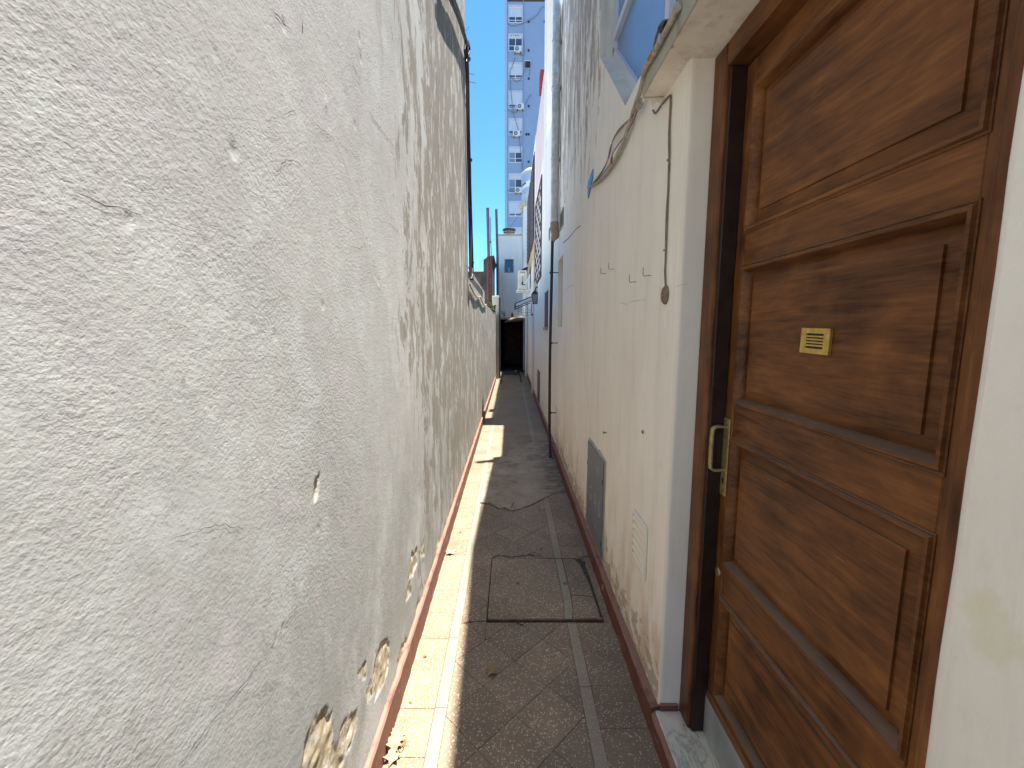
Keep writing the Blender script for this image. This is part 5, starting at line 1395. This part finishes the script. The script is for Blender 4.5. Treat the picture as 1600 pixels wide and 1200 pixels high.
acs = [(803.5, 814.5, 75, 84, 'air conditioner outside the second tower window from the top of the photo'), (807.5, 818, 164, 173, 'air conditioner under the fully shuttered fourth tower window'),
       (802, 812, 206, 215, 'air conditioner at the foot of the fifth tower window, above the curtained panes'), (805, 815, 294, 303, 'air conditioner below the lowest tower window beside the steel tank')]
proto = None
for x0, x1, y0, y1, lab in acs:
    pc = ony((x0 + x1) / 2, (y0 + y1) / 2, TYY)
    r = empty('air_conditioner', (pc.x, TYY - .09, pc.z), 'white ' + lab, 'air conditioner', 'air conditioners on the tower')
    if proto is None:
        mk = []
        mb = MB(); mb.box(-.40, .40, -.30, 0, -.28, .28, .02); mk.append((mb, 'casing', 'metalw'))
        mb = MB(); mb.lathe([(.20, -.306), (.21, -.30), (.21, -.296)], (-.09, 0, 0), 16, 'Y'); mk.append((mb, 'fan_grille', 'blackpipe'))
        mb = MB(); mb.lathe([(.15, -.310), (.15, -.307)], (-.09, 0, 0), 16, 'Y'); mk.append((mb, 'fan', 'zinc'))
        for sx in (-.28, .28):
            mb = MB(); mb.box(sx - .03, sx + .03, -.34, .08, -.36, -.285); mk.append((mb, 'bracket', 'blackpipe'))
        proto = [(m_.build(nm, M[mt]), nm) for m_, nm, mt in mk]
        for o, nm in proto: o.parent = r
    else:
        for o, nm in proto:
            c = copy_obj(o, r)
# little box and pipe cables on the tower face
p = ony(824.5, 101.5, TYY); mb = MB(); mb.box(p.x - .26, p.x + .26, TYY - .26, TYY - .002, p.z - .26, p.z + .24, .02); fb = mb.build('flue_box', M['blackpipe'], label='small dark flue box right of the third tower window', cat='flue')
mb = MB(); mb.box(p.x - .32, p.x + .32, TYY - .29, TYY - .004, p.z + .245, p.z + .32, .01); mb.build('cover', M['metalw'], fb)
twc = empty('tower_cables', (0, TYY, 20), 'thin cables draped across the face of the tower', 'cables')
for pts in ([(793, 37), (800, 40), (808, 39.5), (817, 36), (830, 30), (840, 22), (847, 11), (853, 12)], [(805, 90), (800, 105), (797, 115), (800, 160), (803, 180), (809, 200), (813, 230), (816, 260), (819, 285)],
            [(818, 60), (819, 84), (812, 86)], [(798, 120), (806, 127), (814, 124), (819, 112), (822, 107)], [(828, 107), (827, 118)], [(793, 170), (802, 176), (808, 174)], [(820, 165), (825, 155), (830, 147)], [(793, 297), (800, 299), (805, 300)]):
    mb = MB(); mb.tube(smooth_path([ony(x, y_, TYY - .14) for x, y_ in pts], 4), .028, 5); mb.build('cable', M['greymetal'], twc)

# cable from rooftop to the tank
mb = MB(); mb.tube(smooth_path([ony(797, 355, 18), ony(806, 343, 19), ony(815.5, 331, 19.9)], 4), .010, 5); mb.build('roof_wire', M['cable'], label='thin wire rising from the end house roof to the tank base', cat='wire')

# ------------------------------------------------------------------ fallen leaves
LEAF = [(0, -.5), (.10, -.32), (.30, -.42), (.26, -.22), (.52, -.10), (.34, .06), (.40, .34), (.16, .24), (.02, .56), (-.14, .26), (-.38, .36), (-.34, .06), (-.52, -.12), (-.26, -.22), (-.30, -.42), (-.10, -.32)]
def leaf(px, py, size, rotz, curl, m, label, lift=0.004, group='fallen leaves', tilt=0.0, seed=0):
    r = random.Random(seed); p = onz(px, py); mb = MB()
    c = mb.bm.verts.new((0, -.05, .02)); mids = []; outs = []
    for x, y in LEAF:
        mids.append(mb.bm.verts.new((x * .5, y * .5, .05 * curl + r.uniform(-.03, .03) * curl))); d2 = x * x + y * y
        outs.append(mb.bm.verts.new((x * (1 + r.uniform(-.12, .12)), y * (1 + r.uniform(-.12, .12)), curl * (1.1 * d2 * math.sin(3 * math.atan2(y, x) + seed) + .35 * d2) + r.uniform(-.05, .05) * curl)))
    n = len(LEAF)
    for k in range(n):
        mb.bm.faces.new([c, mids[k], mids[(k + 1) % n]]); mb.bm.faces.new([mids[k], outs[k], outs[(k + 1) % n], mids[(k + 1) % n]])
    zmin = min(v.co.z for v in mb.bm.verts)
    mt = Matrix.Rotation(rotz, 4, 'Z') @ Matrix.Rotation(tilt, 4, 'X') @ Matrix.Scale(size, 4)
    for v in mb.bm.verts: v.co = mt @ v.co
    zmin = min(v.co.z for v in mb.bm.verts)
    for v in mb.bm.verts: v.co += Vector((p.x, p.y, lift - zmin))
    o = mb.build('fallen_leaf', M[m], smooth=True, label=label, cat='leaf', group=group)
    st = MB(); a = mt @ Vector((0, -.45, .05)) + Vector((p.x, p.y, lift - zmin)); b = mt @ Vector((.05, -.85, .02)) + Vector((p.x, p.y, lift - zmin)); b.z = max(b.z, .003)
    st.tube([a, (a + b) / 2 + Vector((.004, 0, .002)), b], .0012, 5); st.build('stalk', M[m], o)
    return o
leaf(768, 1051, .062, 2.6, .55, 'leafbrown', 'curled brown leaf lying alone in the shade on the middle of the paving', seed=1)
leaf(704, 864, .085, .7, .35, 'leafpale', 'pale dry leaf on the sunlit edge tiles halfway along the red skirting', seed=2)
leaf(612, 1186, .062, 2.3, .75, 'leafpale', 'nearest pale leaf of the little heap against the left skirting', seed=3, lift=.003)
leaf(617, 1168, .066, .5, .8, 'leafpale', 'pale upturned leaf in the middle of the heap against the left skirting', seed=4, lift=.010, tilt=.4)
leaf(622, 1152, .058, 4.2, .7, 'leafpale', 'farthest pale leaf of the little heap against the left skirting', seed=5, lift=.004, tilt=-.2)
leaf(628, 1164, .040, 1.4, .8, 'leafred', 'small reddish leaf on the right side of the heap by the skirting', seed=6, lift=.008)
leaf(664, 1026, .018, 1.0, .6, 'leafred', 'tiny orange leaf scrap alone on the sunlit edge tiles', seed=7)
leaf(719, 832, .016, .3, .6, 'leafred', 'tiny reddish leaf scrap on the lit tiles beyond the pale leaf', seed=8)
leaf(846, 858, .028, .9, .4, 'leafbrown', 'small brown leaf on the shaded tiles just behind the inspection cover', seed=9)
leaf(641, 1098, .012, .9, .5, 'leafred', 'smallest leaf crumb between the heap and the orange scrap', seed=10)
tw = MB(); tw.tube(smooth_path([onz(628, 1140, .006), onz(631, 1128, .006), onz(633, 1121, .005)], 3), .0014, 5)
tw.build('twig', M['leafbrown'], label='thin dark twig beside the leaf heap on the sunlit tiles', cat='twig')
